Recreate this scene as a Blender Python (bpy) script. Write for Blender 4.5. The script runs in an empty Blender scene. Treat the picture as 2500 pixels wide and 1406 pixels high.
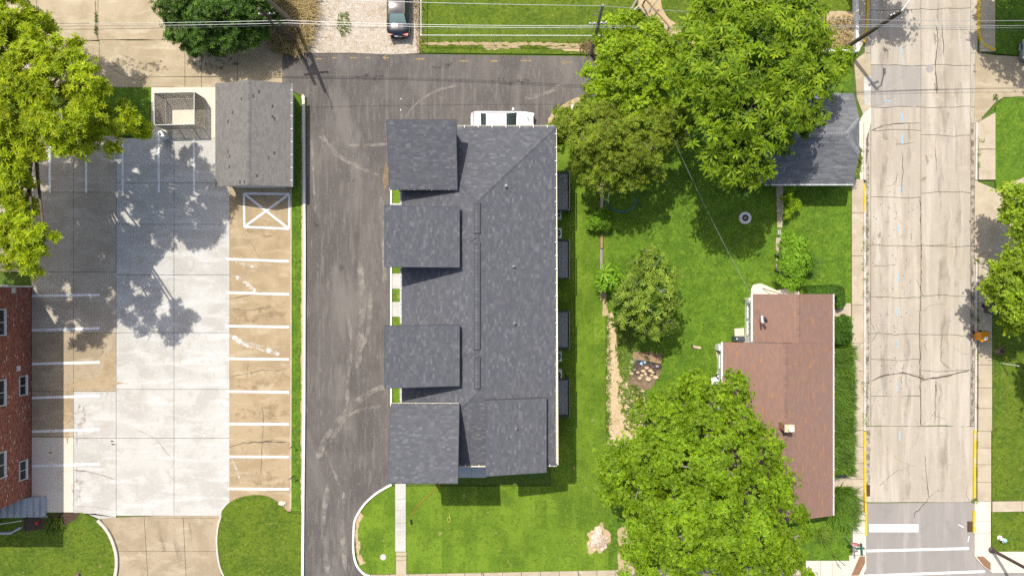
import bpy, math, random
import numpy as np
from mathutils import Vector, Matrix
random.seed(7); rng = np.random.default_rng(7)
scene = bpy.context.scene
C = scene.collection
# ------------------------------------------------------------------ camera, sky, sun, exposure
HC = 55.57                       # drone height in metres
PX = 30.0                        # survey scale: 30 plan units per metre
CX, CY = 1250.0, 703.0           # plan point below the drone
cam_d = bpy.data.cameras.new('camera'); cam = bpy.data.objects.new('camera', cam_d); C.objects.link(cam)
cam.location = (0, 0, HC); cam.rotation_euler = (0, 0, 0)
cam_d.sensor_fit = 'HORIZONTAL'; cam_d.angle = 2*math.atan(1250/(HC*PX)); cam_d.clip_end = 1000; cam_d.clip_start = .5
scene.camera = cam
SUN_EL = math.radians(61); SUN_AZ = math.atan2(-.519, .855)
world = bpy.data.worlds.new('World'); scene.world = world; world.use_nodes = True
wn = world.node_tree.nodes; wl = world.node_tree.links
sky = wn.new('ShaderNodeTexSky'); sky.sky_type = 'NISHITA'; sky.sun_disc = False
sky.sun_elevation = SUN_EL; sky.sun_rotation = SUN_AZ; sky.air_density = 1.0; sky.dust_density = 3.5; sky.ozone_density = 1.0
wl.new(sky.outputs[0], wn['Background'].inputs[0]); wn['Background'].inputs[1].default_value = 0.135
sun_d = bpy.data.lights.new('sun', 'SUN'); sun = bpy.data.objects.new('sun', sun_d); C.objects.link(sun)
sun_d.energy = 3.9; sun_d.angle = math.radians(.53); sun_d.color = (1, .95, .86)
sun.rotation_euler = Vector((.519*math.cos(SUN_EL), -.855*math.cos(SUN_EL), -math.sin(SUN_EL))).to_track_quat('-Z', 'Y').to_euler()
sun.location = (-15, 25, 60)
vs = scene.view_settings
vs.view_transform = 'Standard'; vs.look = 'None'; vs.gamma = 1; vs.use_curve_mapping = False; vs.exposure = 0.24
scene.render.engine = 'CYCLES'
scene.cycles.sample_clamp_indirect = 4; scene.cycles.max_bounces = 6; scene.cycles.diffuse_bounces = 3; scene.cycles.transparent_max_bounces = 12
scene.cycles.use_denoising = False; scene.cycles.denoiser = 'OPENIMAGEDENOISE'; scene.cycles.denoising_prefilter = 'ACCURATE'

# ------------------------------------------------------------------ helpers
def G(px, py, z=0.0):            # plan point -> world
    return ((px-CX)/PX, (CY-py)/PX, z)
def A(px, py, h):                # point at height h seen over plan point px,py from the drone
    k = 1-h/HC
    return ((px-CX)/PX*k, (CY-py)/PX*k, h)
def wloc(o):
    v = Vector((0, 0, 0))
    while o is not None:
        v += o.location; o = o.parent
    return v
def tag(o, label=None, cat=None, group=None, kind=None):
    if label: o['label'] = label
    if cat: o['category'] = cat
    if group: o['group'] = group
    if kind: o['kind'] = kind
    return o
def thing(name, label, cat, loc=(0, 0, 0), group=None, kind=None):
    o = bpy.data.objects.new(name, None); o.empty_display_size = .3; C.objects.link(o); o.location = loc
    return tag(o, label, cat, group, kind)
def fast_mesh(name, V, F):
    V = np.asarray(V, dtype=np.float32); F = np.asarray(F, dtype=np.int32); k = F.shape[1]
    me = bpy.data.meshes.new(name)
    me.vertices.add(len(V)); me.vertices.foreach_set('co', V.ravel())
    me.loops.add(F.size); me.loops.foreach_set('vertex_index', F.ravel())
    me.polygons.add(len(F)); me.polygons.foreach_set('loop_start', np.arange(0, F.size, k, dtype=np.int32))
    me.polygons.foreach_set('use_smooth', np.zeros(len(F), dtype=bool))
    me.update(calc_edges=True)
    return me
def mesh_obj(name, me, mat, parent=None, smooth=False):
    o = bpy.data.objects.new(name, me); C.objects.link(o); o.parent = parent
    if mat is not None: me.materials.append(mat)
    if smooth: me.polygons.foreach_set('use_smooth', [True]*len(me.polygons))
    return o
class MB:
    def __init__(s): s.v = []; s.f = []
    def add(s, vs_, fs):
        b = len(s.v); s.v += [tuple(p) for p in vs_]; s.f += [tuple(i+b for i in f) for f in fs]; return s
    def box(s, x0, x1, y0, y1, z0, z1):
        return s.add([(x0,y0,z0),(x1,y0,z0),(x1,y1,z0),(x0,y1,z0),(x0,y0,z1),(x1,y0,z1),(x1,y1,z1),(x0,y1,z1)],
              [(0,3,2,1),(4,5,6,7),(0,1,5,4),(1,2,6,5),(2,3,7,6),(3,0,4,7)])
    def obox(s, c, size, rz=0, tilt=(0, 0)):
        R = Matrix.Rotation(rz, 3, 'Z') @ Matrix.Rotation(tilt[0], 3, 'X') @ Matrix.Rotation(tilt[1], 3, 'Y')
        hx, hy, hz = [q/2 for q in size]; c = Vector(c)
        vs_ = [c + R @ Vector((sx*hx, sy*hy, sz*hz)) for sz in (-1, 1) for sx, sy in ((-1,-1),(1,-1),(1,1),(-1,1))]
        return s.add(vs_, [(0,3,2,1),(4,5,6,7),(0,1,5,4),(1,2,6,5),(2,3,7,6),(3,0,4,7)])
    def prism(s, poly, z0, z1):      # poly: xy list; any winding
        a = sum(poly[i][0]*poly[(i+1) % len(poly)][1]-poly[(i+1) % len(poly)][0]*poly[i][1] for i in range(len(poly)))
        if a < 0: poly = poly[::-1]
        n = len(poly)
        return s.add([(p[0], p[1], z0) for p in poly]+[(p[0], p[1], z1) for p in poly],
              [tuple(range(n, 2*n)), tuple(range(n-1, -1, -1))]+[(i, (i+1) % n, n+(i+1) % n, n+i) for i in range(n)])
    def slabpoly(s, top, th):        # 3d planar polygon thickened downwards
        n = len(top)
        return s.add(list(top)+[(p[0], p[1], p[2]-th) for p in top],
              [tuple(range(n)), tuple(range(2*n-1, n-1, -1))]+[(i, n+i, n+(i+1) % n, (i+1) % n) for i in range(n)])
    def tube(s, pts, rad, n=6, cap=True):
        pts = [Vector(p) for p in pts]
        if not hasattr(rad, '__len__'): rad = [rad]*len(pts)
        rings = []
        for i, p in enumerate(pts):
            d = (pts[min(i+1, len(pts)-1)]-pts[max(i-1, 0)]).normalized()
            up = Vector((0, 0, 1)) if abs(d.z) < .9 else Vector((1, 0, 0))
            a = d.cross(up).normalized(); b = d.cross(a).normalized()
            rings.append([p+(a*math.cos(2*math.pi*k/n)+b*math.sin(2*math.pi*k/n))*rad[i] for k in range(n)])
        vs_ = [q for r in rings for q in r]; fs = []
        for i in range(len(pts)-1):
            for k in range(n): fs.append((i*n+k, i*n+(k+1) % n, (i+1)*n+(k+1) % n, (i+1)*n+k))
        if cap: fs.append(tuple(range(n))); fs.append(tuple((len(pts)-1)*n+k for k in range(n-1, -1, -1)))
        return s.add(vs_, fs)
    def lathe(s, c, prof, n=16):     # prof: (r,z)
        vs_ = []; fs = []
        for r, z in prof:
            for k in range(n): vs_.append((c[0]+r*math.cos(2*math.pi*k/n), c[1]+r*math.sin(2*math.pi*k/n), c[2]+z))
        for i in range(len(prof)-1):
            for k in range(n): fs.append((i*n+k, i*n+(k+1) % n, (i+1)*n+(k+1) % n, (i+1)*n+k))
        fs.append(tuple(range(n-1, -1, -1))); fs.append(tuple((len(prof)-1)*n+k for k in range(n)))
        return s.add(vs_, fs)
    def ribbon(s, pts, w, z0, z1):   # plan polyline (world xy) of width w
        pts = [Vector((p[0], p[1])) for p in pts]; L = []; R = []
        for i, p in enumerate(pts):
            d = (pts[min(i+1, len(pts)-1)]-pts[max(i-1, 0)]).normalized(); nrm = Vector((-d.y, d.x))
            ww = w[i] if hasattr(w, '__len__') else w
            L.append(p+nrm*ww/2); R.append(p-nrm*ww/2)
        n = len(pts); vs_ = []
        for z in (z0, z1): vs_ += [(p.x, p.y, z) for p in L]+[(p.x, p.y, z) for p in R]
        fs = []
        for i in range(n-1):
            l0, l1, r0, r1 = i, i+1, n+i, n+i+1; t = 2*n
            fs += [(t+l0, t+r0, t+r1, t+l1), (l0, l1, r1, r0), (l0, t+l0, t+l1, l1), (r0, r1, t+r1, t+r0)]
        fs += [(0, n, 3*n, 2*n), (n-1, 3*n-1, 4*n-1, 2*n-1)]
        return s.add(vs_, fs)
    def rock(s, c, size, rz, seed, zs=.6):
        r = random.Random(seed); vs_ = []; 
        for iz, (zz, rr) in enumerate(((-.5, .8), (-.1, 1.0), (.3, .85), (.5, .5))):
            for k in range(7):
                a = rz+2*math.pi*k/7+r.uniform(-.2, .2); q = rr*r.uniform(.75, 1.1)
                vs_.append((c[0]+size*q*math.cos(a)*.5*1.2, c[1]+size*q*math.sin(a)*.5*.85, c[2]+size*zs*(zz+.5)*r.uniform(.9, 1.1)))
        fs = [tuple(range(6, -1, -1)), tuple(range(21, 28))]
        for i in range(3):
            for k in range(7): fs.append((i*7+k, i*7+(k+1) % 7, (i+1)*7+(k+1) % 7, (i+1)*7+k))
        return s.add(vs_, fs)
    def build(s, name, mat, parent=None, smooth=False, origin=None, kind=None):
        o0 = wloc(parent) if parent is not None else Vector(origin or (0, 0, 0))
        me = bpy.data.meshes.new(name)
        me.from_pydata([(p[0]-o0.x, p[1]-o0.y, p[2]-o0.z) for p in s.v], [], s.f)
        me.update()
        o = mesh_obj(name, me, mat, parent, smooth)
        if parent is None and origin: o.location = origin
        if kind: o['kind'] = kind
        return o
def gp(pts): return [G(p[0], p[1])[:2] for p in pts]
def pr(pts, z0, z1): return MB().prism(gp(pts), z0, z1)
def rb(pts, wpx, z0, z1):
    w = [q/PX for q in wpx] if hasattr(wpx, '__len__') else wpx/PX
    return MB().ribbon(gp(pts), w, z0, z1)
def struct(mb, name, mat, label=None): return tag(mb.build(name, mat), kind='structure', label=label)
def smooth_path(pts, n=8):       # Catmull-Rom
    P = [Vector(p) for p in pts]; P = [P[0]*2-P[1]]+P+[P[-1]*2-P[-2]]; out = []
    for i in range(1, len(P)-2):
        for k in range(n):
            t = k/n; a, b, c, d = P[i-1], P[i], P[i+1], P[i+2]
            out.append(.5*((2*b)+(c-a)*t+(2*a-5*b+4*c-d)*t*t+(3*b-a-3*c+d)*t**3))
    out.append(P[-2]); return [tuple(q) for q in out]
def copy_tree(o, parent=None):
    c = o.copy(); C.objects.link(c); c.parent = parent
    for ch in list(o.children): copy_tree(ch, c)
    return c

# ------------------------------------------------------------------ materials
def _mix(nt, fac, a, b):
    m = nt.nodes.new('ShaderNodeMix'); m.data_type = 'RGBA'
    for k, val in ((0, fac), (6, a), (7, b)):
        if hasattr(val, 'links'): nt.links.new(val, m.inputs[k])
        elif k == 0: m.inputs[k].default_value = val
        else: m.inputs[k].default_value = (*val[:3], 1)
    return m.outputs[2]
def _noise(nt, scale, stretch=None, detail=6, rough=.6, off=(0, 0, 0), dist=0.0):
    geo = nt.nodes.new('ShaderNodeNewGeometry'); mp = nt.nodes.new('ShaderNodeMapping')
    nt.links.new(geo.outputs['Position'], mp.inputs['Vector'])
    mp.inputs['Location'].default_value = off
    if stretch: mp.inputs['Scale'].default_value = stretch
    n = nt.nodes.new('ShaderNodeTexNoise'); nt.links.new(mp.outputs[0], n.inputs['Vector'])
    n.inputs['Scale'].default_value = scale; n.inputs['Detail'].default_value = detail; n.inputs['Roughness'].default_value = rough
    n.inputs['Distortion'].default_value = dist
    return n.outputs['Fac']
def _range(nt, v, lo, hi, a=0., b=1.):
    m = nt.nodes.new('ShaderNodeMapRange'); m.clamp = True; m.interpolation_type = 'SMOOTHSTEP'
    nt.links.new(v, m.inputs[0])
    for i, x in zip((1, 2, 3, 4), (lo, hi, a, b)): m.inputs[i].default_value = x
    return m.outputs[0]
MATS = {}
def surf(name, base, layers=(), rough=.9, bump=0., bscale=30., metal=0., spec=.3, island=0., island_cols=None, sod=None, coat=0., bdist=.03):
    """layers: (colour, noise scale, lo, hi, strength, stretch)"""
    m = bpy.data.materials.new(name); m.use_nodes = True; nt = m.node_tree; b = nt.nodes['Principled BSDF']
    col = base
    if island_cols:
        geo = nt.nodes.new('ShaderNodeNewGeometry'); ramp = nt.nodes.new('ShaderNodeValToRGB')
        nt.links.new(geo.outputs['Random Per Island'], ramp.inputs[0]); cr = ramp.color_ramp; cr.interpolation = 'CONSTANT'
        while len(cr.elements) < len(island_cols): cr.elements.new(.5)
        for e, (p, c) in zip(cr.elements, island_cols): e.position = p; e.color = (*c, 1)
        col = ramp.outputs[0]
    if sod:
        tc = nt.nodes.new('ShaderNodeNewGeometry'); mp = nt.nodes.new('ShaderNodeMapping'); mp.inputs['Rotation'].default_value = (0, 0, math.pi/2)
        nt.links.new(tc.outputs['Position'], mp.inputs[0]); br = nt.nodes.new('ShaderNodeTexBrick'); nt.links.new(mp.outputs[0], br.inputs['Vector'])
        br.inputs['Scale'].default_value = 1; br.inputs['Brick Width'].default_value = 2.3; br.inputs['Row Height'].default_value = .95
        br.inputs['Mortar Size'].default_value = .012; br.inputs['Mortar Smooth'].default_value = 1
        br.inputs['Color1'].default_value = (*base, 1); br.inputs['Color2'].default_value = (*sod, 1); br.inputs['Mortar'].default_value = (*[q*.8 for q in base], 1)
        col = br.outputs['Color']
    for i, L in enumerate(layers):
        c, s, lo, hi, st = L[:5]; strc = L[5] if len(L) > 5 else None
        f = _range(nt, _noise(nt, s, strc, off=(3.1*i+len(name), 1.7*i, 0), dist=.4), lo, hi, 0, st)
        col = _mix(nt, f, col, c)
    if island:
        geo = nt.nodes.new('ShaderNodeNewGeometry')
        f = _range(nt, geo.outputs['Random Per Island'], 0, 1, 1-island, 1+island)
        mm = nt.nodes.new('ShaderNodeVectorMath'); mm.operation = 'SCALE'
        if hasattr(col, 'links'): nt.links.new(col, mm.inputs[0])
        else: mm.inputs[0].default_value = col[:3]
        nt.links.new(f, mm.inputs['Scale']); col = mm.outputs[0]
    if hasattr(col, 'links'): nt.links.new(col, b.inputs['Base Color'])
    else: b.inputs['Base Color'].default_value = (*col, 1)
    b.inputs['Roughness'].default_value = rough; b.inputs['Metallic'].default_value = metal
    b.inputs['Specular IOR Level'].default_value = spec; b.inputs['Coat Weight'].default_value = coat; b.inputs['Coat Roughness'].default_value = .03
    if bump:
        bn = nt.nodes.new('ShaderNodeBump'); bn.inputs['Strength'].default_value = bump; bn.inputs['Distance'].default_value = bdist
        nt.links.new(_noise(nt, bscale, detail=4), bn.inputs['Height']); nt.links.new(bn.outputs[0], b.inputs['Normal'])
    MATS[name] = m; return m
def foliage(name, c1, c2, c3, trans=.35, tcol=None):
    m = bpy.data.materials.new(name); m.use_nodes = True; nt = m.node_tree; nt.nodes.remove(nt.nodes['Principled BSDF'])
    geo = nt.nodes.new('ShaderNodeNewGeometry'); ramp = nt.nodes.new('ShaderNodeValToRGB'); cr = ramp.color_ramp
    nt.links.new(geo.outputs['Random Per Island'], ramp.inputs[0]); cr.elements.new(.5)
    for e, (p, c) in zip(cr.elements, ((0, c1), (.5, c2), (1, c3))): e.position = p; e.color = (*c, 1)
    f = _range(nt, _noise(nt, .6, detail=3), .35, .65, .72, 1.18)
    sc = nt.nodes.new('ShaderNodeVectorMath'); sc.operation = 'SCALE'; nt.links.new(ramp.outputs[0], sc.inputs[0]); nt.links.new(f, sc.inputs['Scale'])
    d = nt.nodes.new('ShaderNodeBsdfPrincipled'); d.inputs['Roughness'].default_value = .5; d.inputs['Specular IOR Level'].default_value = .25
    nt.links.new(sc.outputs[0], d.inputs['Base Color'])
    t = nt.nodes.new('ShaderNodeBsdfTranslucent')
    tc = _mix(nt, .45, sc.outputs[0], tcol or (c3[0]*1.4, c3[1]*1.35, c3[2]*.6)); nt.links.new(tc, t.inputs[0])
    mx = nt.nodes.new('ShaderNodeMixShader'); mx.inputs[0].default_value = trans
    nt.links.new(d.outputs[0], mx.inputs[1]); nt.links.new(t.outputs[0], mx.inputs[2])
    nt.links.new(mx.outputs[0], nt.nodes['Material Output'].inputs[0])
    MATS[name] = m; return m
def glass(name, col=(.02, .03, .03)):
    return surf(name, col, rough=.04, spec=.8)
# ground
surf('grass_base', (.085, .14, .018), [((.05, .1, .012), 2.5, .4, .65, .7), ((.13, .19, .03), 9, .5, .7, .6)], bump=.5, bscale=25)
surf('sod', (.11, .194, .011), [((.064, .125, .006), .35, .42, .62, .65), ((.155, .24, .016), .8, .5, .66, .65, (1.6, .6, 1)), ((.062, .112, .005), 3.4, .5, .66, .55), ((.175, .25, .02), 4.6, .54, .68, .6), ((.065, .115, .005), 7, .52, .68, .5), ((.19, .265, .03), 9, .56, .7, .45), ((.4, .32, .14), 1.1, .66, .72, .85), ((.36, .3, .12), 3.1, .69, .74, .8)], bump=1.0, bscale=12, bdist=.06, sod=(.168, .27, .018))
surf('yard', (.106, .202, .01), [((.055, .12, .005), .8, .42, .6, .65), ((.16, .255, .015), 1.5, .5, .66, .75), ((.055, .11, .005), 3.6, .5, .66, .6), ((.17, .265, .025), 5, .54, .66, .7), ((.042, .085, .004), 7.5, .5, .64, .55), ((.2, .28, .05), 10, .56, .68, .55), ((.3, .24, .1), 1.4, .68, .74, .7), ((.3, .26, .1), 3.7, .7, .75, .8)], bump=1.0, bscale=11, bdist=.08)
surf('meadow', (.115, .172, .008), [((.065, .12, .006), .5, .42, .62, .75), ((.16, .205, .022), 1.3, .5, .68, .7, (1, 3, 1)), ((.05, .09, .005), 3.6, .5, .62, .7), ((.175, .22, .03), 5.5, .54, .66, .65), ((.045, .08, .005), 8, .5, .63, .6), ((.32, .26, .1), .9, .64, .74, .7), ((.34, .28, .11), 3.3, .67, .73, .7)], bump=1.0, bscale=12, bdist=.06)
surf('asphalt', (.12, .107, .098), [((.09, .081, .075), .22, .42, .6, .85), ((.2, .182, .163), .2, .5, .66, .65, (1.6, .5, 1)), ((.165, .15, .136), .9, .5, .66, .7, (3.2, .35, 1)), ((.235, .21, .182), 2.2, .56, .7, .5, (3.0, .4, 1)), ((.07, .065, .062), 2.6, .58, .7, .4, (2.5, .5, 1)), ((.19, .174, .156), 6, .54, .68, .45), ((.078, .072, .068), 8, .56, .68, .4)], bump=.35, bscale=30, bdist=.015)
surf('concrete_new', (.5, .488, .45), [((.42, .4, .36), .4, .4, .6, .85), ((.57, .56, .53), .7, .48, .66, .8, (.4, 1.8, 1)), ((.4, .36, .3), 1.1, .56, .7, .55), ((.36, .33, .285), 3, .58, .7, .45), ((.6, .59, .56), 4.5, .56, .68, .5), ((.34, .31, .27), 8, .62, .72, .45)], rough=.85, bump=.2, bscale=18, bdist=.01)
surf('concrete_tan', (.4, .305, .185), [((.32, .24, .14), .45, .4, .6, .85), ((.47, .38, .25), .8, .5, .68, .75, (.5, 1.8, 1)), ((.26, .2, .12), 1.8, .56, .7, .5), ((.52, .45, .34), 4.5, .58, .7, .4), ((.24, .185, .115), 7, .58, .7, .4)], bump=.25, bscale=18, bdist=.01)
surf('concrete_old', (.39, .315, .215), [((.31, .245, .16), .5, .4, .6, .85), ((.47, .395, .285), .9, .5, .68, .75, (.5, 1.5, 1)), ((.25, .205, .14), 2.2, .58, .72, .55), ((.5, .43, .32), 4.5, .58, .7, .45), ((.22, .18, .12), 7.5, .6, .72, .5)], bump=.25, bscale=18, bdist=.01)
surf('concrete_alley', (.43, .355, .24), [((.35, .28, .18), .4, .4, .6, .85), ((.51, .435, .315), .8, .5, .68, .75, (.5, 1.6, 1)), ((.28, .225, .15), 2.4, .58, .72, .55), ((.54, .47, .36), 4.5, .58, .7, .4), ((.24, .195, .13), 7.5, .6, .72, .5)], bump=.25, bscale=18, bdist=.01)
surf('street', (.4, .353, .288), [((.49, .44, .365), .5, .46, .62, .9, (2.2, .16, 1)), ((.35, .295, .225), .6, .48, .66, .7, (2.0, .22, 1)), ((.45, .39, .305), 1.1, .5, .66, .65), ((.3, .25, .195), 2.2, .58, .72, .55), ((.52, .475, .4), 4.5, .58, .7, .4), ((.25, .205, .155), 7.5, .6, .7, .5)], bump=.25, bscale=18, bdist=.01)
surf('street_patch', (.33, .3, .265), [((.42, .385, .34), .5, .45, .7, .7, (2.5, .2, 1)), ((.28, .25, .22), 1.2, .5, .75, .5)], bump=.2, bscale=50, bdist=.01)
surf('street_asphalt', (.29, .265, .245), [((.38, .35, .31), .5, .48, .7, .7, (2.5, .25, 1)), ((.23, .215, .2), .9, .5, .75, .6), ((.22, .2, .19), 20, .55, .75, .4)], bump=.25, bscale=55, bdist=.01)
surf('sidewalk', (.46, .39, .285), [((.38, .31, .215), .8, .42, .68, .8), ((.56, .5, .39), 1.3, .52, .74, .6), ((.27, .22, .155), 3, .62, .8, .5)], bump=.2, bscale=45, bdist=.01)
surf('sidewalk_clean', (.64, .58, .48), [((.56, .49, .38), .9, .45, .7, .7), ((.5, .43, .33), 5, .62, .82, .3)], bump=.15, bscale=45, bdist=.01)
surf('kerb', (.56, .52, .45), [((.42, .37, .3), 1.5, .45, .7, .7), ((.28, .24, .19), 6, .56, .76, .55)], bump=.2, bscale=40, bdist=.01)
surf('kerb_white', (.74, .72, .68), [((.6, .57, .5), 1.5, .48, .7, .6), ((.45, .4, .33), 6, .6, .78, .5)], bump=.2, bscale=40, bdist=.01)
surf('kerb_yellow', (.66, .45, .02), [((.55, .48, .34), 2.2, .52, .66, .9), ((.35, .27, .12), 6, .56, .7, .75)], rough=.7)
surf('paint_white', (.8, .81, .82), [((.6, .58, .54), 2.4, .5, .68, .7), ((.42, .39, .33), 6, .58, .7, .75), ((.4, .36, .3), 12, .6, .72, .7)], rough=.6)
surf('paint_orange', (.36, .25, .08), [((.15, .12, .085), 5, .42, .62, .9)], rough=.7)
surf('paint_blue', (.22, .43, .6), [((.5, .5, .48), 7, .45, .65, .9)], rough=.7)
surf('crack', (.09, .075, .06), [((.16, .13, .1), 6, .4, .7, .8)])
surf('crack_soft', (.26, .22, .17), [((.36, .31, .25), 5, .4, .7, .8)])
surf('gravel', (.46, .395, .315), [((.37, .29, .2), 1.0, .5, .66, .75), ((.58, .53, .46), 3, .5, .66, .75), ((.27, .22, .15), 5, .56, .68, .7), ((.4, .3, .14), 1.7, .6, .7, .85), ((.64, .6, .54), 7, .55, .68, .7), ((.2, .17, .12), 9, .6, .7, .6)], bump=.8, bscale=16, bdist=.05)
surf('soil', (.2, .145, .09), [((.3, .22, .14), 2.5, .45, .7, .8), ((.11, .08, .05), 7, .5, .7, .7)], bump=.8, bscale=18)
surf('dirt_tan', (.46, .35, .2), [((.33, .25, .14), 2.2, .45, .7, .8), ((.58, .47, .3), 7, .5, .7, .7), ((.12, .15, .03), 1.7, .6, .72, .7)], bump=.7, bscale=20)
surf('straw', (.56, .44, .27), [((.68, .57, .39), 5, .5, .7, .8), ((.36, .27, .15), 9, .5, .68, .8), ((.4, .3, .17), 1.2, .5, .7, .6), ((.14, .18, .03), 1.6, .62, .72, .7)], bump=.9, bscale=20)
surf('mulch', (.07, .045, .03), [((.13, .09, .06), 8, .5, .7, .8)], bump=.9, bscale=20)
surf('brown_panel', (.24, .135, .075), [((.3, .18, .1), 3, .4, .7, .7)], bump=.5, bscale=60)
# building
SH = [(0, (.094, .097, .11)), (.22, (.104, .107, .119)), (.45, (.115, .116, .126)), (.66, (.1, .105, .121)), (.84, (.126, .129, .14)), (.95, (.144, .147, .16))]
surf('shingle_charcoal', (.1, .1, .11), rough=.95, spec=.12, island_cols=SH, bump=.3, bscale=80, bdist=.01)
surf('shingle_ridge', (.108, .111, .122), rough=.95, spec=.12, island=.14, bump=.3, bscale=80, bdist=.01)
SG = [(0, (.162, .153, .143)), (.3, (.178, .168, .157)), (.6, (.192, .181, .169)), (.975, (.07, .068, .068)), (.985, (.2, .187, .172))]
surf('shingle_taupe', (.16, .15, .14), [((.17, .157, .145), .7, .5, .72, .5), ((.11, .103, .097), 1.1, .66, .8, .5, (1, .4, 1))], rough=.95, spec=.12, island_cols=SG, bump=.3, bscale=80, bdist=.01)
SB = [(0, (.24, .146, .113)), (.3, (.262, .157, .12)), (.55, (.238, .148, .119)), (.8, (.255, .16, .126)), (.95, (.33, .172, .09)), (.98, (.295, .162, .102))]
surf('shingle_brown', (.23, .13, .1), [((.2, .15, .135), .6, .52, .72, .5, (1, .4, 1)), ((.36, .2, .11), 3, .6, .74, .45, (2, .7, 1))], rough=.95, spec=.12, island_cols=SB, bump=.3, bscale=80, bdist=.01)
SGR = [(0, (.125, .13, .14)), (.3, (.145, .15, .16)), (.6, (.165, .17, .178)), (.85, (.115, .12, .13))]
surf('shingle_grey', (.15, .15, .16), [((.3, .31, .32), 1.4, .56, .74, .5, (.5, 2, 1)), ((.09, .09, .1), .8, .56, .75, .5)], rough=.8, spec=.3, island_cols=SGR, bump=.3, bscale=80, bdist=.01)
surf('gutter_cream', (.75, .7, .55), [((.6, .55, .42), 2, .5, .75, .5)], rough=.5)
surf('trim_white', (.78, .78, .76), rough=.5)
surf('gutter_inside', (.3, .28, .22), rough=.7)
surf('siding', (.5, .5, .48), [((.44, .44, .42), 2, .4, .7, .5)], rough=.7)
surf('siding_dark', (.06, .065, .075), rough=.7)
surf('deck_dark', (.2, .215, .225), [((.28, .295, .305), 3, .45, .7, .8, (4, .4, 1))], rough=.5, island=.3)
surf('rail_dark', (.03, .033, .036), rough=.4)
surf('canopy_grey', (.42, .45, .45), [((.5, .53, .53), .5, .4, .7, .7)], rough=.7)
BR = [(0, (.34, .125, .085)), (.2, (.29, .1, .07)), (.42, (.39, .155, .1)), (.62, (.25, .09, .065)), (.78, (.42, .18, .12)), (.955, (.62, .5, .38)), (.98, (.15, .08, .07))]
surf('brick', (.25, .08, .05), rough=.9, island_cols=BR, bump=.3, bscale=60, bdist=.01)
surf('mortar', (.3, .17, .13), rough=.95)
surf('window_frame', (.62, .62, .58), rough=.5)
glass('pane', (.012, .018, .025))
surf('concrete_step', (.42, .44, .45), [((.34, .36, .37), 2, .4, .7, .8)], bump=.2, bscale=40, bdist=.01)
surf('galvanised', (.5, .51, .52), [((.4, .41, .42), 6, .4, .7, .6)], rough=.4, metal=.6)
surf('chain_link', (.42, .43, .43), rough=.5, metal=.4)
surf('slat_grey', (.24, .22, .19), [((.32, .29, .24), 3, .45, .7, .7)], rough=.8)
surf('rail_pale', (.75, .75, .68), rough=.5)
surf('wood_pole', (.33, .27, .21), [((.24, .19, .14), 2, .4, .7, .7, (6, 6, .5))], bump=.5, bscale=30)
surf('wood_pole_dark', (.085, .065, .05), [((.13, .1, .08), 2, .4, .7, .7, (6, 6, .5))], bump=.5, bscale=30)
surf('wood_grey', (.3, .27, .24), [((.2, .17, .14), 4, .4, .7, .7)], bump=.5, bscale=30)
surf('timber', (.33, .22, .12), [((.2, .13, .08), 3, .45, .7, .8), ((.45, .34, .2), 8, .55, .75, .7)], bump=.6, bscale=30)
surf('timber_pale', (.58, .48, .33), [((.42, .33, .2), 4, .45, .7, .7)], bump=.4, bscale=30)
surf('steel_brown', (.075, .055, .045), rough=.5)
surf('wire', (.42, .43, .43), rough=.4, metal=.2)
surf('wire_dark', (.12, .125, .13), rough=.6)
surf('rubber', (.015, .015, .016), rough=.8)
surf('black_plastic', (.02, .02, .022), rough=.5)
surf('chrome', (.6, .62, .64), rough=.2, metal=.9)
surf('car_black', (.008, .01, .016), rough=.12, spec=.6, coat=1.)
surf('car_white', (.82, .83, .84), rough=.25, coat=.6)
surf('car_grey', (.3, .33, .36), rough=.25, coat=.7)
glass('car_glass', (.035, .05, .048)); glass('car_glass_pale', (.2, .29, .28))
surf('tail_red', (.55, .015, .015), rough=.2, coat=.5)
surf('head_clear', (.7, .72, .74), rough=.15)
surf('red', (.6, .03, .04), rough=.5); surf('sign_white', (.85, .85, .85), rough=.5); surf('sign_green', (.04, .14, .11), rough=.5)
surf('ac_case', (.72, .74, .72), rough=.5); surf('ac_fan', (.03, .035, .04), rough=.5)
surf('bin_orange', (.65, .27, .01), [((.55, .2, .005), 5, .4, .7, .6)], rough=.45); surf('bin_grey', (.06, .07, .085), rough=.5)
surf('white_plastic', (.8, .8, .78), rough=.45); surf('hydrant_blue', (.35, .6, .8), rough=.4)
surf('stone_tan', (.5, .39, .25), [((.62, .5, .34), 5, .45, .7, .7), ((.3, .22, .14), 7, .55, .75, .6)], bump=.5, bscale=25, island=.25)
surf('stone_grey', (.33, .3, .25), [((.45, .42, .36), 5, .45, .7, .7)], bump=.5, bscale=25, island=.25)
surf('stone_pink', (.62, .47, .37), [((.75, .64, .55), 4, .45, .65, .8), ((.36, .25, .18), 6, .55, .72, .8)], bump=.8, bscale=14)
surf('block_white', (.72, .7, .66), [((.5, .48, .44), 8, .5, .7, .6)], bump=.3, bscale=40)
surf('ash', (.05, .045, .045), [((.2, .19, .19), 8, .55, .7, .8)], bump=.8, bscale=20)
surf('hose_blue', (.04, .2, .55), rough=.4); surf('pipe_teal', (.5, .75, .65), rough=.4); surf('cord_orange', (.5, .17, .05), rough=.5); surf('cord_yellow', (.6, .55, .08), rough=.5)
surf('grate', (.17, .1, .055), [((.1, .06, .04), 9, .4, .7, .8)], rough=.8, metal=.3)
surf('chimney_brick', (.42, .22, .15), [((.3, .13, .09), 8, .45, .65, .8), ((.55, .42, .33), 16, .55, .7, .6)], bump=.4, bscale=30)
surf('stump', (.2, .13, .1), [((.1, .07, .06), 6, .4, .7, .8)], bump=.6, bscale=20)
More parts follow.
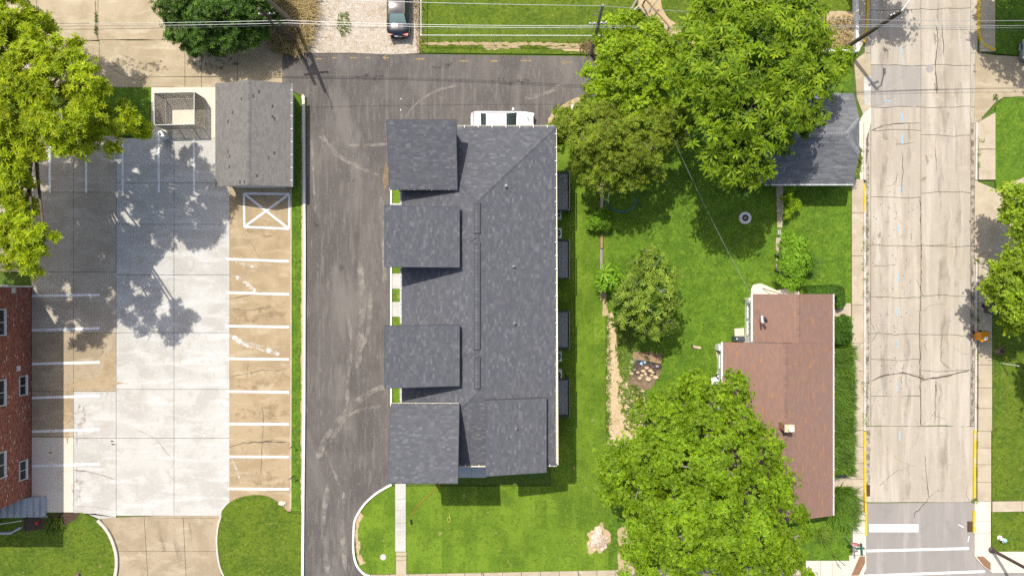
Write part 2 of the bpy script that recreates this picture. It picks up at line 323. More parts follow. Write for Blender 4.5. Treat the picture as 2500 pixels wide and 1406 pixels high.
# plants
surf('bark', (.16, .13, .1), [((.09, .07, .055), 5, .4, .7, .8), ((.27, .24, .2), 9, .55, .75, .6)], bump=.7, bscale=16)
surf('twig', (.3, .27, .22), [((.2, .17, .13), 5, .4, .7, .7)], rough=.9)
foliage('leaf_locust', (.17, .26, .008), (.31, .42, .01), (.52, .56, .014), .35)
foliage('leaf_bright', (.13, .24, .008), (.24, .38, .012), (.42, .52, .016), .35)
foliage('leaf_heaven', (.13, .24, .01), (.22, .34, .014), (.34, .44, .02), .38)
foliage('leaf_olive', (.11, .185, .014), (.19, .275, .02), (.33, .36, .03), .32)
foliage('leaf_big', (.11, .22, .008), (.2, .33, .012), (.32, .44, .016), .38)
foliage('leaf_mid', (.14, .23, .025), (.23, .33, .035), (.36, .45, .06), .33)
foliage('leaf_dark', (.04, .1, .016), (.07, .15, .022), (.16, .27, .025), .25)
foliage('leaf_lime', (.12, .26, .012), (.19, .36, .02), (.26, .42, .03), .35)
foliage('leaf_edge', (.13, .22, .012), (.23, .36, .018), (.42, .52, .03), .35)
foliage('hedge_leaf', (.04, .11, .008), (.07, .16, .012), (.11, .21, .02), .25)
foliage('tall_grass', (.06, .14, .008), (.1, .2, .012), (.16, .26, .02), .3)
foliage('dry_grass', (.26, .2, .08), (.38, .29, .13), (.52, .42, .22), .2)
foliage('weed', (.1, .17, .015), (.14, .23, .02), (.2, .27, .03), .3)
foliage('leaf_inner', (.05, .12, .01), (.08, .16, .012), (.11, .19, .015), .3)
def film(name, col, lo, hi, amt, scale=3., stretch=None):
    m = surf(name, col, [((col[0]*.8, col[1]*.8, col[2]*.8), 5, .4, .7, .5)]); nt = m.node_tree
    f = _range(nt, _noise(nt, scale, stretch, detail=8), lo, hi, 0, amt); nt.links.new(f, nt.nodes['Principled BSDF'].inputs['Alpha']); return m
film('dust_film', (.36, .325, .285), .32, .7, .7, 1.2); film('damp_film', (.05, .045, .04), .45, .7, .5, 3.); film('tyre_film', (.14, .12, .1), .42, .75, .26, .8, (2, .5, 1))
film('lime_film', (.72, .69, .63), .36, .6, .85, 2.4); film('rust_film', (.33, .23, .13), .42, .7, .4, 1.6); film('grime_film', (.12, .1, .075), .4, .66, .6, 2.0)
surf('concrete_grey', (.45, .4, .32), [((.37, .32, .25), .5, .4, .6, .85), ((.53, .48, .4), .9, .5, .68, .75, (.5, 1.5, 1)), ((.3, .26, .2), 2.2, .58, .72, .5), ((.26, .22, .17), 7.5, .6, .72, .45)], bump=.25, bscale=18, bdist=.01)
M = MATS
# ------------------------------------------------------------------ ground, roads, pavements
def wav(y, x, amp):
    s = math.sin(x*.045+y*1.7)+.6*math.sin(x*.11+y*.37)+.35*math.sin(x*.23+y*2.9)
    return amp*s/1.6
def slab(parent, x0, x1, y0, y1, mat, z, th=.12, gap=.7, amp=0., name='slab', dx0=0., dx1=0.):
    n = 7 if amp else 2; g = gap/2
    xs0 = [x0+g+(x1-x0-gap)*i/(n-1) for i in range(n)]
    top = [(x+dx0*0, y0+g+wav(y0, x, amp)) for x in xs0]; bot = [(x, y1-g+wav(y1, x, amp)) for x in reversed(xs0)]
    return pr(top+bot, z-th, z).build(name, M[mat], parent)
def crack(parent, pts, w, z, mat='crack', name='crack', jit=1.2):
    P = []
    for (a, b) in zip(pts[:-1], pts[1:]):
        L = math.dist(a, b); n = max(2, int(L/9))
        for i in range(n): t = i/n; P.append((a[0]+(b[0]-a[0])*t+random.uniform(-jit, jit), a[1]+(b[1]-a[1])*t+random.uniform(-jit, jit)))
    P.append(pts[-1]); ws = [w*random.uniform(.45, 1.3) for _ in P]; ws[0] = ws[-1] = .2*w
    return rb(P, ws, z-.02, z).build(name, M[mat], parent)
def rag(pts, amp=5., step=9.):
    P = []
    for a, b in zip(pts, pts[1:]+pts[:1]):
        n = max(1, int(math.dist(a, b)/step))
        for i in range(n): t = i/n; P.append((a[0]+(b[0]-a[0])*t+random.uniform(-amp, amp)*.6, a[1]+(b[1]-a[1])*t+random.uniform(-amp, amp)*.6))
    return P
def line(parent, a, b, w, z, mat='paint_white', name='painted_line'):
    return rb([a, b], w, z-.01, z).build(name, M[mat], parent)
def blob(parent, cx, cy, rx, ry, rot, z, mat, name='stain', n=26, rag=.28, seed=0):
    r = random.Random(seed); P = []; ph = [r.uniform(0, 6.3) for _ in range(4)]
    for i in range(n):
        a = 2*math.pi*i/n; q = 1+rag*(.5*math.sin(2*a+ph[0])+.4*math.sin(5*a+ph[1])+.3*math.sin(9*a+ph[2]))*1.1+r.uniform(-.08, .08)
        x, y = rx*q*math.cos(a), ry*q*math.sin(a); c, s = math.cos(rot), math.sin(rot)
        P.append((cx+x*c-y*s, cy+x*s+y*c))
    return pr(P, z-.02, z).build(name, M[mat], parent)

ground = MB().box(-170, 170, -150, 150, -.4, -.06); struct(ground, 'ground', M['grass_base'])
# asphalt lane and alley
asp = struct(pr([(690,132),(900,131),(1200,136),(1452,139),(1452,236),(1420,240),(1395,246),(1362,268),(1345,292),(1338,320),(1338,1000),(957,1000),(957,1180),(930,1195),(893,1226),(868,1262),(863,1300),(862,1345),(872,1380),(893,1402),(905,1445),(742,1445),(745,1240),(750,240),(712,222),(690,222)], -.1, .03), 'asphalt_lane', M['asphalt'])
for a, b in (((770,144),(785,145)),((812,142),(826,142)),((855,142),(872,142)),((893,142),(904,142)),((1011,145),(1036,145)),((1121,150),(1143,150)),((1197,150),(1214,150)),((1270,149),(1297,149.5))):
    line(asp, a, b, 3, .036, 'paint_orange')
for x, y, l in ((935,142,15),(1372,153,25)):
    o = MB(); o.ribbon(gp([(x, y), (x+l, y)]), .07, .02, .036); o.ribbon(gp([(x+8, y-6), (x, y)]), .07, .02, .0365); o.ribbon(gp([(x, y), (x+8, y+5)]), .07, .02, .037)
    o.build('painted_arrow', M['paint_orange'], asp)
blob(asp, 942, 432, 6, 34, .1, .034, 'soil', seed=1, n=40)
for i, (pts, w) in enumerate((([(778,333),(800,350),(835,385),(880,410),(925,428)],9),([(790,330),(815,375),(860,405)],5),([(850,355),(900,355),(948,352)],7),([(945,940),(900,960),(850,1000),(800,1060),(775,1120)],14),([(930,990),(880,1000),(845,1020),(805,1080)],8),([(850,760),(858,850),(850,930),(848,1000)],8),([(905,700),(900,800),(880,860)],10),([(795,1100),(815,1150),(830,1185)],7),([(985,300),(1010,260),(1060,225),(1130,205)],6),([(930,480),(938,600),(940,700)],12),([(760,330),(765,420),(770,520)],6),([(1280,240),(1330,230),(1380,205)],10),([(880,640),(885,760),(872,900)],16),([(800,1180),(790,1290),(800,1400)],12),([(840,1200),(836,1300),(845,1400)],10))):
    P = [p[:2] for p in smooth_path([(*q, 0) for q in pts], 6)]; rb(P, [w*random.uniform(.6, 1.3)*(.3 if k in (0, len(P)-1) else 1) for k in range(len(P))], .02, .0315+.0003*i).build('dust_streak', M['dust_film'], asp)
for i, (x, y, rx, ry) in enumerate(((860,447,5,8),(771,545,6,10),(832,545,6,10),(771,655,6,10),(832,655,6,10),(850,1000,3,12),(800,1050,2,10),(1080,160,25,8),(900,190,30,9),(1250,200,40,10))): blob(asp, x, y, rx, ry, 0, .0335+.0002*i, 'damp_film', seed=i+5, rag=.5)
for i, (x, y) in enumerate(((978,269),(979,242))): blob(asp, x, y, 1.2, 1.8, 0, .036, 'paint_white', seed=i, n=9, name='paper_scrap')
# gravel lot
gravel = struct(pr([(690,131),(760,-90),(1022,-90),(1024,131),(950,134),(860,130)], -.1, .045), 'gravel_lot', M['gravel'])
# concrete alley, north-west
alley = thing('alley', None, None, G(400, 100), kind='structure'); 
for x0, x1, y0, y1 in ((-120,90,-90,104),(90,240,-90,100),(-120,90,104,214),(90,243,101,214),(240,452,-90,98),(452,690,-90,96),(243,452,99,214),(452,492,97,222),(492,580,97,222),(580,690,97,222)):
    slab(alley, x0, x1, y0, y1, 'concrete_alley', .035, gap=1.1, amp=1.0)
crack(alley, [(245,153),(285,175),(335,200)], 1.2, .039); crack(alley, [(335,200),(375,182)], 1.0, .039)
crack(alley, [(232,0),(236,60),(238,100)], 3.0, .039, 'soil', 'joint_dirt')
# parking lot, slab by slab
lot = thing('parking_lot', None, None, G(320, 700), kind='structure')
cols = [(284.5,425.5),(425.5,561.5)]; rows = [338,447,548,671,812,950,1069,1258]
for x0, x1 in cols:
    for y0, y1 in zip(rows[:-1], rows[1:]): slab(lot, x0, x1, y0, y1, 'concrete_new', .05, gap=.9)
for y0, y1 in ((955,1069),(1069,1253)): slab(lot, 180.5, 284.5, y0, y1, 'concrete_new', .05, gap=.9)
for x0, x1, ys in ((-60,180.5,(330,470,664)),(78,180.5,(664,812,955,1067,1250)),(180.5,284.5,(330,470,664,812,955))):
    for y0, y1 in zip(ys[:-1], ys[1:]): slab(lot, x0, x1, y0, y1, 'concrete_grey' if y0 < 800 else 'concrete_old' if y0 < 1060 else 'sidewalk_clean', .05, gap=.9)
slab(lot, 370, 528, 214, 338, 'sidewalk_clean', .05, gap=.5); slab(lot, -60, 250, 300, 330, 'concrete_grey', .05)
pr([(180,1250),(284,1250),(284,1262),(243,1266),(200,1247)], -.07, .048).build('slab', M['concrete_new'], lot)
for y0, y1 in ((457,640),(640,800),(800,957),(957,1115),(1115,1247)):
    slab(lot, 561.5, 711, y0, y1, 'concrete_tan', .05, gap=.25)
for x in (122, 211, 300, 388, 474): line(lot, (x, 338 if x != 211 else 355), (x+.5, 471), 5, .055)
for y0, y1 in ((722.5,720),(806,801),(888,884),(971,965.5),(1053,1047.5),(1137,1131.5)): line(lot, (79, y0), (244, y1), 6, .055)
for x0, y0, y1 in ((553,632.5,638),(552,714,718.5),(552,796,798),(552,875,877),(551,955,957),(549,1034,1035),(556,1114,1114.5),(556,1192,1193)): line(lot, (x0, y0), (706, y1), 5.5, .055)
bxp = [(596,473),(707,474),(706,559),(597,554)]
for i in range(4): line(lot, bxp[i], bxp[(i+1) % 4], 5, .055+.0006*i)
line(lot, bxp[0], bxp[2], 5, .058); line(lot, bxp[1], bxp[3], 5, .0587)
for pts, w in (([(561,729),(595,724),(640,712)],2.0),([(562,754),(598,757),(660,750)],1.6),([(561,919),(600,913),(640,903),(700,905)],1.4),([(612,905),(625,960)],1.0),([(560,1091),(595,1080),(640,1078),(700,1078)],2.6),([(640,985),(644,1015),(641,1078),(638,1160)],1.3),([(640,1078),(680,1073)],1.2),([(606,880),(602,930)],1.0),([(612,590),(640,640)],.8)): crack(lot, pts, w, .054)
for pts, w in (([(180,1146),(215,1150),(246,1158),(280,1170)],3.0),([(185,1235),(235,1237),(282,1246)],1.0),([(330,1045),(380,1070),(420,1120)],1.4),([(150,672),(178,705)],1.4),([(285,480),(284,560),(286,640)],1.0)): crack(lot, pts, w, .054, 'crack_soft')
for i, (pts, w) in enumerate((([(566,668),(590,684),(612,700),(625,712)],9),([(575,640),(600,648),(628,652)],7),([(562,818),(590,836),(625,845),(660,856),(684,866)],13),([(566,1118),(580,1150),(590,1180)],4))):
    P = [p[:2] for p in smooth_path([(*q, 0) for q in pts], 6)]; rb(P, [w*random.uniform(.5, 1.2)*(.2 if k in (0, len(P)-1) else 1) for k in range(len(P))], .03, .053+.0004*i).build('lime_streak', M['lime_film'], lot)
for i, (cx_, cy_, rx, ry, rot, mt) in enumerate(((265,905,16,45,0,'concrete_tan'),(230,935,48,14,0,'concrete_tan'),(165,1000,12,60,0,'concrete_tan'))): blob(lot, cx_, cy_, rx, ry, rot, .0525+.0004*i, mt, rag=.5, seed=40+i)
for x, y in ((275,1076),(277,1084),(124,1104)): blob(lot, x, y, 5, 1.4, 0, .056, 'crack', n=10, seed=x)
for i, (pts, w) in enumerate((([(420,1270),(428,1320),(440,1370),(432,1420)],12),([(385,1272),(392,1310),(402,1345)],9),([(352,1370),(345,1420)],10),([(462,1275),(470,1330),(478,1360)],6))):
    P = [p[:2] for p in smooth_path([(*q, 0) for q in pts], 6)]; rb(P, [w*random.uniform(.7, 1.2) for _ in P], .0, .024+.0004*i).build('tyre_mark', M['tyre_film'], lot)
for i, (x, y, rx, ry) in enumerate(((195,1030,12,50),(190,1190,14,40),(640,560,50,14),(630,770,60,20),(640,930,55,22),(640,1010,60,20),(650,1170,50,18),(330,160,70,20),(520,150,70,22),(150,150,60,20))): blob(lot if y > 300 else alley, x, y, rx, ry, 0, (.0535 if y > 300 else .0375)+.0002*i, 'rust_film' if i < 7 else 'damp_film', seed=60+i, rag=.5)
# kerb edge of the lot beside the grass strip
tag(rb([(711.5,460),(711.5,850),(711,1240)], 3.5, -.1, .12).build('lot_edge_kerb', M['sidewalk'], lot))
# south driveway
drive = thing('driveway', None, None, G(390, 1330), kind='structure')
left = smooth_path([(246,1268,0),(268,1292,0),(284,1325,0),(292,1362,0),(288,1406,0),(272,1440,0)], 5); right = smooth_path([(541,1256,0),(533,1285,0),(530,1320,0),(535,1370,0),(548,1406,0),(570,1440,0)], 5)
def lx(y): return np.interp(y, [p[1] for p in left], [p[0] for p in left])
def rx_(y): return np.interp(y, [p[1] for p in right], [p[0] for p in right])
for y0, y1 in ((1264,1345),(1345,1440)):
    ys = np.linspace(y0+.5, y1-.5, 7)
    top0 = 1264-10*.0
    for a, b in ((lx, lambda y: 352+(y-1264)*.06), (lambda y: 353+(y-1264)*.06, lambda y: 447+(y-1264)*.05), (lambda y: 448+(y-1264)*.05, rx_)):
        P = [(float(a(y)), float(y)) for y in ys]+[(float(b(y)), float(y)) for y in ys[::-1]]
        pr(P, -.1, .02).build('slab', M['concrete_old'], drive)
pr([(243,1264),(420,1258),(541,1250),(541,1263.5),(420,1263.8),(243,1265)], -.1, .019).build('joint_strip', M['concrete_old'], drive)
rb([(p[0]-5, p[1]) for p in left], 7, -.1, .2).build('kerb', M['kerb'], drive)
rb([(p[0]+.5, p[1]) for p in right], 4, -.1, .16).build('kerb', M['kerb'], drive)
# lawns
sod = struct(pr([(952,1186),(1345,1186),(1345,315),(1352,290),(1385,258),(1425,243),(1452,237),(1452,140),(1485,140),(1485,1391),(900,1401),(878,1386),(868,1345),(868,1280),(886,1240),(920,1206)], -.1, .07), 'lawn', M['sod'])
yard = struct(pr([(1485,140),(2078,140),(2078,1368),(1970,1368),(1970,1388),(1485,1391)], -.1, .068), 'back_yard_lawn', M['yard'])
struct(pr([(1030,130),(1452,134),(1500,136),(2078,138),(2078,-120),(1024,-120),(1024,130)], -.1, .055), 'meadow_lawn', M['meadow'])
struct(pr([(712,226),(738,236),(738,900),(736,1246),(712,1246)], -.1, .08), 'grass_strip', M['yard'])
struct(pr(rag([(737,232),(743,232),(742,1248),(735,1248)], 2.6, 7), -.1, .083), 'dirt_edge', M['dirt_tan'])
struct(pr([(248,214),(370,214),(370,332),(248,332)], -.1, .06), 'grass_patch', M['yard'])
oval = smooth_path([(543,1245,0),(560,1226,0),(590,1212,0),(625,1207,0),(655,1211,0),(684,1228,0),(698,1243,0),(712,1252,0),(738,1256,0),(741,1300,0),(738,1370,0),(730,1440,0),(560,1440,0),(540,1390,0),(533,1340,0),(533,1290,0)], 3)
struct(pr([p[:2] for p in oval], -.1, .1), 'oval_lawn', M['meadow'])
struct(pr([(-200,1262),(100,1256),(200,1250),(243,1268),(262,1292),(278,1325),(287,1362),(283,1406),(268,1440),(-200,1440)], -.1, .09), 'west_lawn', M['meadow'])
struct(pr([(112,1256),(160,1252),(196,1250),(190,1264),(160,1282),(110,1290),(60,1296),(60,1262)], -.05, .1), 'planting_bed', M['mulch'])
# white retaining kerb between grass strip and asphalt
tag(rb([(742.5,236),(745,600),(744,1000),(741.5,1256),(740,1440)], 6, -.1, .22).build('kerb_wall', M['kerb_white']), kind='structure')
kb = smooth_path([(957,1181,0),(940,1190,0),(915,1206,0),(888,1232,0),(868,1266,0),(864,1300,0),(864,1345,0),(872,1378,0),(890,1399,0),(904,1404,0)], 4)
tag(rb([p[:2] for p in kb], 5, -.1, .17).build('lane_kerb', M['kerb_white']), kind='structure')
tag(rb([(955.5,455),(955.5,990)], 4, -.1, .16).build('lane_kerb', M['kerb_white']), kind='structure')
pads = thing('doorstep_strip', None, None, G(970, 720), kind='structure')
pr([(957,457),(1015,457),(1015,990),(957,990)], -.1, .05).build('turf', M['sod'], pads)
for y0, y1 in ((497,505),(668,705),(737,773),(960,0)):
    if y1: pr([(957.6,y0),(1012,y0),(1012,y1),(957.6,y1)], -.05, .09).build('slab', M['concrete_new'], pads)
# front walk
walk = thing('front_walk', None, None, G(980, 1290), kind='structure')
for y0, y1 in ((1150,1218),(1218,1245),(1245,1275),(1275,1345)): slab(walk, 965, 991.5, y0, y1, 'concrete_new', .1, gap=.8)
for y0, y1 in ((1346,1355),(1356,1366),(1366,1402)): slab(walk, 967, 992.5, y0, y1, 'sidewalk', .1, gap=.8)
# south sidewalk
sw = thing('sidewalk', None, None, G(1300, 1400), kind='structure')
xs = list(range(905, 1995, 46))
for a, b in zip(xs[:-1], xs[1:]):
    y0 = lambda x: 1402-(x-905)*.020; pr([(a+.5, y0(a)), (b-.5, y0(b)), (b-.5, 1445), (a+.5, 1445)], -.05, .11).build('slab', M['sidewalk'], sw)
for a, b in ((1966,2002),(2002,2030),(2030,2072)): pr([(a+.5,1367),(b-.5,1367),(b-.5,1445),(a+.5,1445)], -.05, .112).build('slab', M['sidewalk_clean'], sw)
# mulch / straw bed, soil patches
struct(pr(rag([(1481,770),(1496,762),(1500,800),(1504,850),(1516,905),(1540,930),(1570,955),(1580,1000),(1560,1060),(1540,1110),(1500,1085),(1486,1070),(1482,900)], 7, 7), .0, .085), 'straw_bed', M['straw'])
struct(pr(rag([(1528,868),(1552,857),(1614,862),(1612,905),(1602,928),(1585,950),(1550,955),(1530,930),(1522,905)]), .0, .088), 'bare_soil', M['soil'])
struct(pr(rag([(1462,690),(1478,690),(1484,770),(1472,770)]), .0, .084), 'bare_soil', M['dirt_tan'])
tag(blob(None, 1461, 1316, 27, 34, 0, .076, 'dirt_tan', name='bare_soil', n=40, seed=9), kind='structure')
struct(pr(rag([(1505,1290),(1545,1280),(1552,1390),(1512,1390)]), .0, .076), 'bare_soil', M['dirt_tan'])
struct(pr(rag([(1338,290),(1360,268),(1395,244),(1425,236),(1432,242),(1398,256),(1368,280),(1348,306),(1345,340),(1338,340)], 3, 6), -.05, .075), 'dirt_edge', M['dirt_tan'])
struct(pr(rag([(868,1262),(878,1246),(888,1258),(876,1285),(874,1310),(882,1330),(878,1350),(892,1372),(878,1378),(869,1345)], 4, 6), -.05, .074), 'dirt_edge', M['dirt_tan'])
struct(pr(rag([(1036,104),(1474,106),(1474,113),(1300,112),(1036,111)], 4), -.05, .06), 'fence_verge', M['dirt_tan'])
struct(pr(rag([(1180,114),(1260,113),(1270,120),(1190,122)], 5), -.05, .0605), 'fence_verge', M['dirt_tan'])
struct(pr(rag([(1330,116),(1420,114),(1474,112),(1474,136),(1400,126)], 6), -.05, .061), 'fence_verge', M['dirt_tan'])
struct(pr(rag([(1990,30),(2085,30),(2085,132),(1990,132)]), -.05, .064), 'bare_soil', M['dirt_tan'])
struct(pr(rag([(1540,-60),(1600,-60),(1620,30),(1660,75),(1700,110),(1640,110),(1560,20)]), -.05, .062), 'bare_soil', M['dirt_tan'])
struct(pr(rag([(1750,855),(1768,842),(1768,960),(1752,960)]), .0, .09), 'gravel_verge', M['straw'])
struct(pr(rag([(1823,735),(1836,735),(1836,830),(1826,830)]), .0, .09), 'gravel_verge', M['straw'])
# yard paths
yp = thing('yard_path', None, None, G(1900, 560), kind='structure')
for x0, x1, y0, y1 in ((1894,1911,455,484),(1895,1912,484,520),(1896,1909,521,556),(1893,1906,580,612),(1893,1906,632,662)): slab(yp, x0, x1, y0, y1, 'sidewalk', .1, amp=.8)
pr([(1833,705),(1838,695),(1855,692),(1872,698),(1895,709),(1918,704),(1950,712),(1950,728),(1833,728)], -.05, .105).build('slab', M['sidewalk_clean'], yp)
pr([(1792,802),(1815,800),(1816,820),(1793,820)], -.05, .12).build('slab', M['sidewalk_clean'], yp)
pr([(1800,822),(1832,820),(1832,838),(1800,838)], -.05, .11).build('slab', M['sidewalk'], yp)
pr([(2033,740),(2076,740),(2076,772),(2033,772)], -.05, .12).build('slab', M['sidewalk'], yp)
pr([(2036,1160),(2078,1160),(2078,1186),(2036,1186)], -.05, .12).build('slab', M['sidewalk'], yp)
# the street, slab by slab
st = thing('street', None, None, G(2248, 700), kind='structure')
Lr = [-120,25,160,262,318,482,600,726,815,878,967,1040]; Rr = [-120,22,160,262,331,470,601,722,818,905,1040]
for y0, y1 in zip(Lr[:-1], Lr[1:]):
    slab(st, 2126, 2248.5, y0, y1, 'street_patch' if y0 == 160 else 'street', .0, gap=1.1, amp=2.2 if y1 not in (1040,) else 1)
for y0, y1 in zip(Rr[:-1], Rr[1:]): slab(st, 2248.5, 2370, y0, y1, 'street', .0, gap=1.1, amp=2.6)
for y0, y1 in ((-120,130),(130,262),(262,600),(600,1040)):
    slab(st, 2111, 2126, y0, y1, 'street', -.004, gap=1.2); slab(st, 2370, 2387 if y0 < 300 else 2381, y0, y1, 'street', -.004, gap=1.2)
slab(st, 2111, 2381, 1040, 1226, 'street', .0, gap=1.6, amp=.6)
for pts, w in (([(2127,929),(2165,914),(2205,911),(2240,918),(2256,926),(2300,920),(2366,904)],3.6),([(2246,480),(2250,600),(2247,720),(2245,820),(2248,1040)],1.8),([(2126,320),(2160,306),(2200,302),(2248,300)],2.2),([(2300,812),(2296,880),(2325,905)],1.2),([(2147,805),(2128,835)],1.4),([(2285,60),(2290,100),(2284,160),(2288,230)],2.8),([(2300,60),(2305,140)],1.6),([(2202,370),(2204,420),(2200,475)],1.6),([(2284,360),(2286,420)],1.4),([(2120,320),(2112,420),(2113,520)],2.4),([(2212,905),(2212,930)],1.2),([(2285,925),(2283,1036)],1.8),([(2370,560),(2372,800),(2376,1030)],1.2),([(2126,700),(2126,790),(2140,815)],1.0),([(2258,1110),(2262,1160),(2268,1215)],1.6),([(2130,650),(2190,647)],1.0),([(2260,600),(2330,596)],1.2)): crack(st, pts, w, .006)
for x, y, rx, ry in ((2252,923,8,6),(2254,437,6,6),(2160,335,5,8),(2263,390,4,9),(2147,575,3,9),(2285,945,3,7),(2225,578,2,6),(2283,95,4,10),(2286,215,4,12),(2390,165,10,14),(2403,165,14,6),(2395,275,8,16)): blob(st, x, y, rx, ry, 0, .0055, 'crack_soft', seed=int(x+y), rag=.7)
pr([(2180,162),(2238,162),(2236,262),(2182,258)], -.02, .0048).build('patch', M['street_patch'], st)
for x, y0, y1 in ((2201,113,133),(2201,144,155),(2202,278,300),(2202,327,352),(2197,456,470),(2194,548,567),(2193,670,688),(2193,750,770),(2191,830,850),(2191,932,955),(2196,1052,1075)): line(st, (x, y0), (x+.4, y1), 3.4, .007, 'paint_blue', 'painted_mark')
line(st, (2160,247), (2176,247), 3, .007, 'paint_blue', 'painted_mark')
pr([(2113,1228),(2380,1226),(2380,1320),(2392,1352),(2420,1384),(2470,1398),(2800,1398),(2800,1470),(1500,1470),(1500,1450),(2060,1430),(2112,1400)], -.2, .003).build('asphalt_crossing', M['street_asphalt'], st)
line(st, (2122,1288.5), (2242,1288.5), 19, .009); line(st, (2116,1344), (2366,1338), 6, .009); line(st, (2105,1405), (2405,1394), 6, .009)
for a, b in (((2340,1280),(2352,1286)),((2366,1308),(2363,1322))): line(st, a, b, 2, .009, 'paint_white', 'painted_mark')
cr_ = random.Random(11)
for k in range(24):
    x, y = cr_.uniform(2130, 2366), cr_.uniform(5, 1210); a = cr_.choice((0, math.pi/2, math.pi/2))+cr_.uniform(-.5, .5); P = [(x, y)]
    for q in range(cr_.randint(2, 5)): a += cr_.uniform(-.6, .6); l = cr_.uniform(10, 26); P.append((min(2372, max(2128, P[-1][0]+l*math.cos(a))), P[-1][1]+l*math.sin(a)))
    crack(st, P, cr_.uniform(.7, 1.7), .0062, 'crack_soft' if k % 3 else 'crack', jit=1.8)
for i, (pts, w) in enumerate((([(2116,300),(2118,700),(2117,1040)],9),([(2374,300),(2375,700),(2374,1040)],9),([(2118,1050),(2119,1190)],12),([(2160,0),(2158,500),(2160,1200)],22),([(2300,0),(2305,600),(2302,1200)],24),([(2215,300),(2214,700),(2216,1220)],16),([(2340,200),(2338,700)],16))):
    P = [p[:2] for p in smooth_path([(*q, 0) for q in pts], 30)]; rb(P, [w*random.uniform(.6, 1.3) for _ in P], -.02, .0044+.0002*i).build('grime_streak', M['grime_film' if i < 3 else 'tyre_film'], st)
for k in range(60): x, y = cr_.uniform(2130, 2230), cr_.uniform(450, 960); blob(st, x, y, 1.3, 1.3, 0, .0068, 'crack', n=7, seed=k, name='pit')
MB().lathe(G(2270,168), [(.33,-.02),(.33,.008)], 20).build('manhole_cover', M['street_patch'], st)
# kerbs and sidewalks along the street
pv = thing('pavement', None, None, G(2095, 700), kind='structure')
for y0, y1 in ((438,520),(520,625),(625,745),(745,838),(838,905),(905,1050),(1050,1090),(1090,1130),(1130,1168),(1168,1250)):
    slab(pv, 2078-(y0 > 1000)*.0, 2107, y0, y1, 'sidewalk', .12, th=.25, gap=1)
for y0, y1 in ((1250,1300),(1300,1353)): slab(pv, 2080, 2113, y0, y1, 'sidewalk_clean', .12, th=.25, gap=1)
pr([(2072,1354),(2113,1354),(2113,1385),(2106,1402),(2098,1445),(2072,1445)], -.13, .118).build('slab', M['sidewalk_clean'], pv)
pr([(2097,1356),(2110,1356),(2110,1372),(2095,1402),(2076,1403)], 0, .126).build('tactile_panel', M['brown_panel'], pv)
for y0, y1 in ((300,440),(520,1050)): rb([(2109.5,y0),(2109.5,y1)], 4.5, -.2, .135).build('kerb', M['kerb'], pv)
pr([(2096,300),(2107,280),(2126,262),(2126,300),(2112,345),(2107,440),(2100,440),(2094,380)], -.15, .03).build('slab', M['sidewalk_clean'], pv)
pr([(2085,150),(2112,128),(2126,150),(2126,262),(2107,280),(2092,240)], -.15, .025).build('slab', M['concrete_alley'], pv)
pr([(2108,188),(2126,186),(2125,258),(2110,256)], -.1, .032).build('slab', M['concrete_new'], pv)
for pts in ([(2118,-120),(2117,0),(2115,60),(2109,106)], [(2108,448),(2109.5,470),(2109.5,520)], [(2110,1052),(2110,1110),(2110,1180),(2112,1255),(2112.5,1305)]): rb(pts, 5, -.2, .15).build('yellow_kerb', M['kerb_yellow'], pv)
pr([(2092,-120),(2114,-120),(2112,60),(2106,108),(2090,138)], -.1, .1).build('slab', M['sidewalk'], pv)
pe = thing('pavement', None, None, G(2405, 700), kind='structure')
for y0, y1 in ((-120,60),(60,128)): slab(pe, 2391, 2428, y0, y1, 'sidewalk', .12, th=.25, gap=1)
pr([(2381,128),(2428,136),(2520,140),(2520,236),(2450,238),(2430,250),(2385,300),(2378,300),(2381,200)], -.2, .03).build('slab', M['concrete_alley'], pe)
for y0, y1, x0 in ((300,365,2385),(365,440,2386)): pr([(x0,y0+1),(2428,y0-24 if y0 == 300 else y0+1),(2428,y1-.5),(x0+2,y1-.5)], -.13, .12).build('slab', M['sidewalk'], pe)
pr([(2379,441),(2428,462),(2520,425),(2520,560),(2440,640),(2379,640)], -.2, .06).build('slab', M['sidewalk'], pe)
for y0, y1 in ((640,740),(740,828),(828,890),(890,946),(946,996),(996,1052)): slab(pe, 2386, 2420, y0, y1, 'sidewalk', .12, th=.25, gap=1)
for y0, y1 in ((1052,1092),(1092,1133),(1133,1176),(1176,1222)): slab(pe, 2384, 2418, y0, y1, 'sidewalk', .12, th=.25, gap=1)
for y0, y1 in ((1222,1270),(1270,1299),(1299,1352)): slab(pe, 2377, 2417, y0, y1, 'sidewalk_clean', .12, th=.25, gap=1)
pr([(2375,1353),(2420,1345),(2520,1345),(2520,1396),(2420,1396),(2396,1378)], -.13, .118).build('slab', M['sidewalk_clean'], pe)
pr([(2381,1356),(2399,1356),(2416,1372),(2416,1391),(2398,1378)], 0, .126).build('tactile_panel', M['brown_panel'], pe)
pr([(2421,1223),(2492,1222),(2492,1247),(2421,1248)], -.13, .11).build('slab', M['sidewalk'], pe)
pr([(2493,1222),(2560,1221),(2560,1247),(2493,1247)], -.13, .11).build('slab', M['sidewalk'], pe)
for pts in ([(2383,300),(2381,440)], [(2382,640),(2379.5,1050)]): rb(pts, 4.5, -.2, .135).build('kerb', M['kerb'], pe)
for pts in ([(2389,-120),(2388,40),(2389,85),(2398,108),(2412,118),(2428,124)], [(2378.5,1050),(2377.5,1130),(2377,1214)], [(2376.5,1245),(2376.5,1300)]): rb([p[:2] for p in smooth_path([(*q, 0) for q in pts], 4)], 5.5, -.2, .15).build('yellow_kerb', M['kerb_yellow'], pe)
struct(pr([(2429,-120),(2700,-120),(2700,138),(2520,139),(2429,132)], -.1, .105), 'east_lawn', M['yard'])
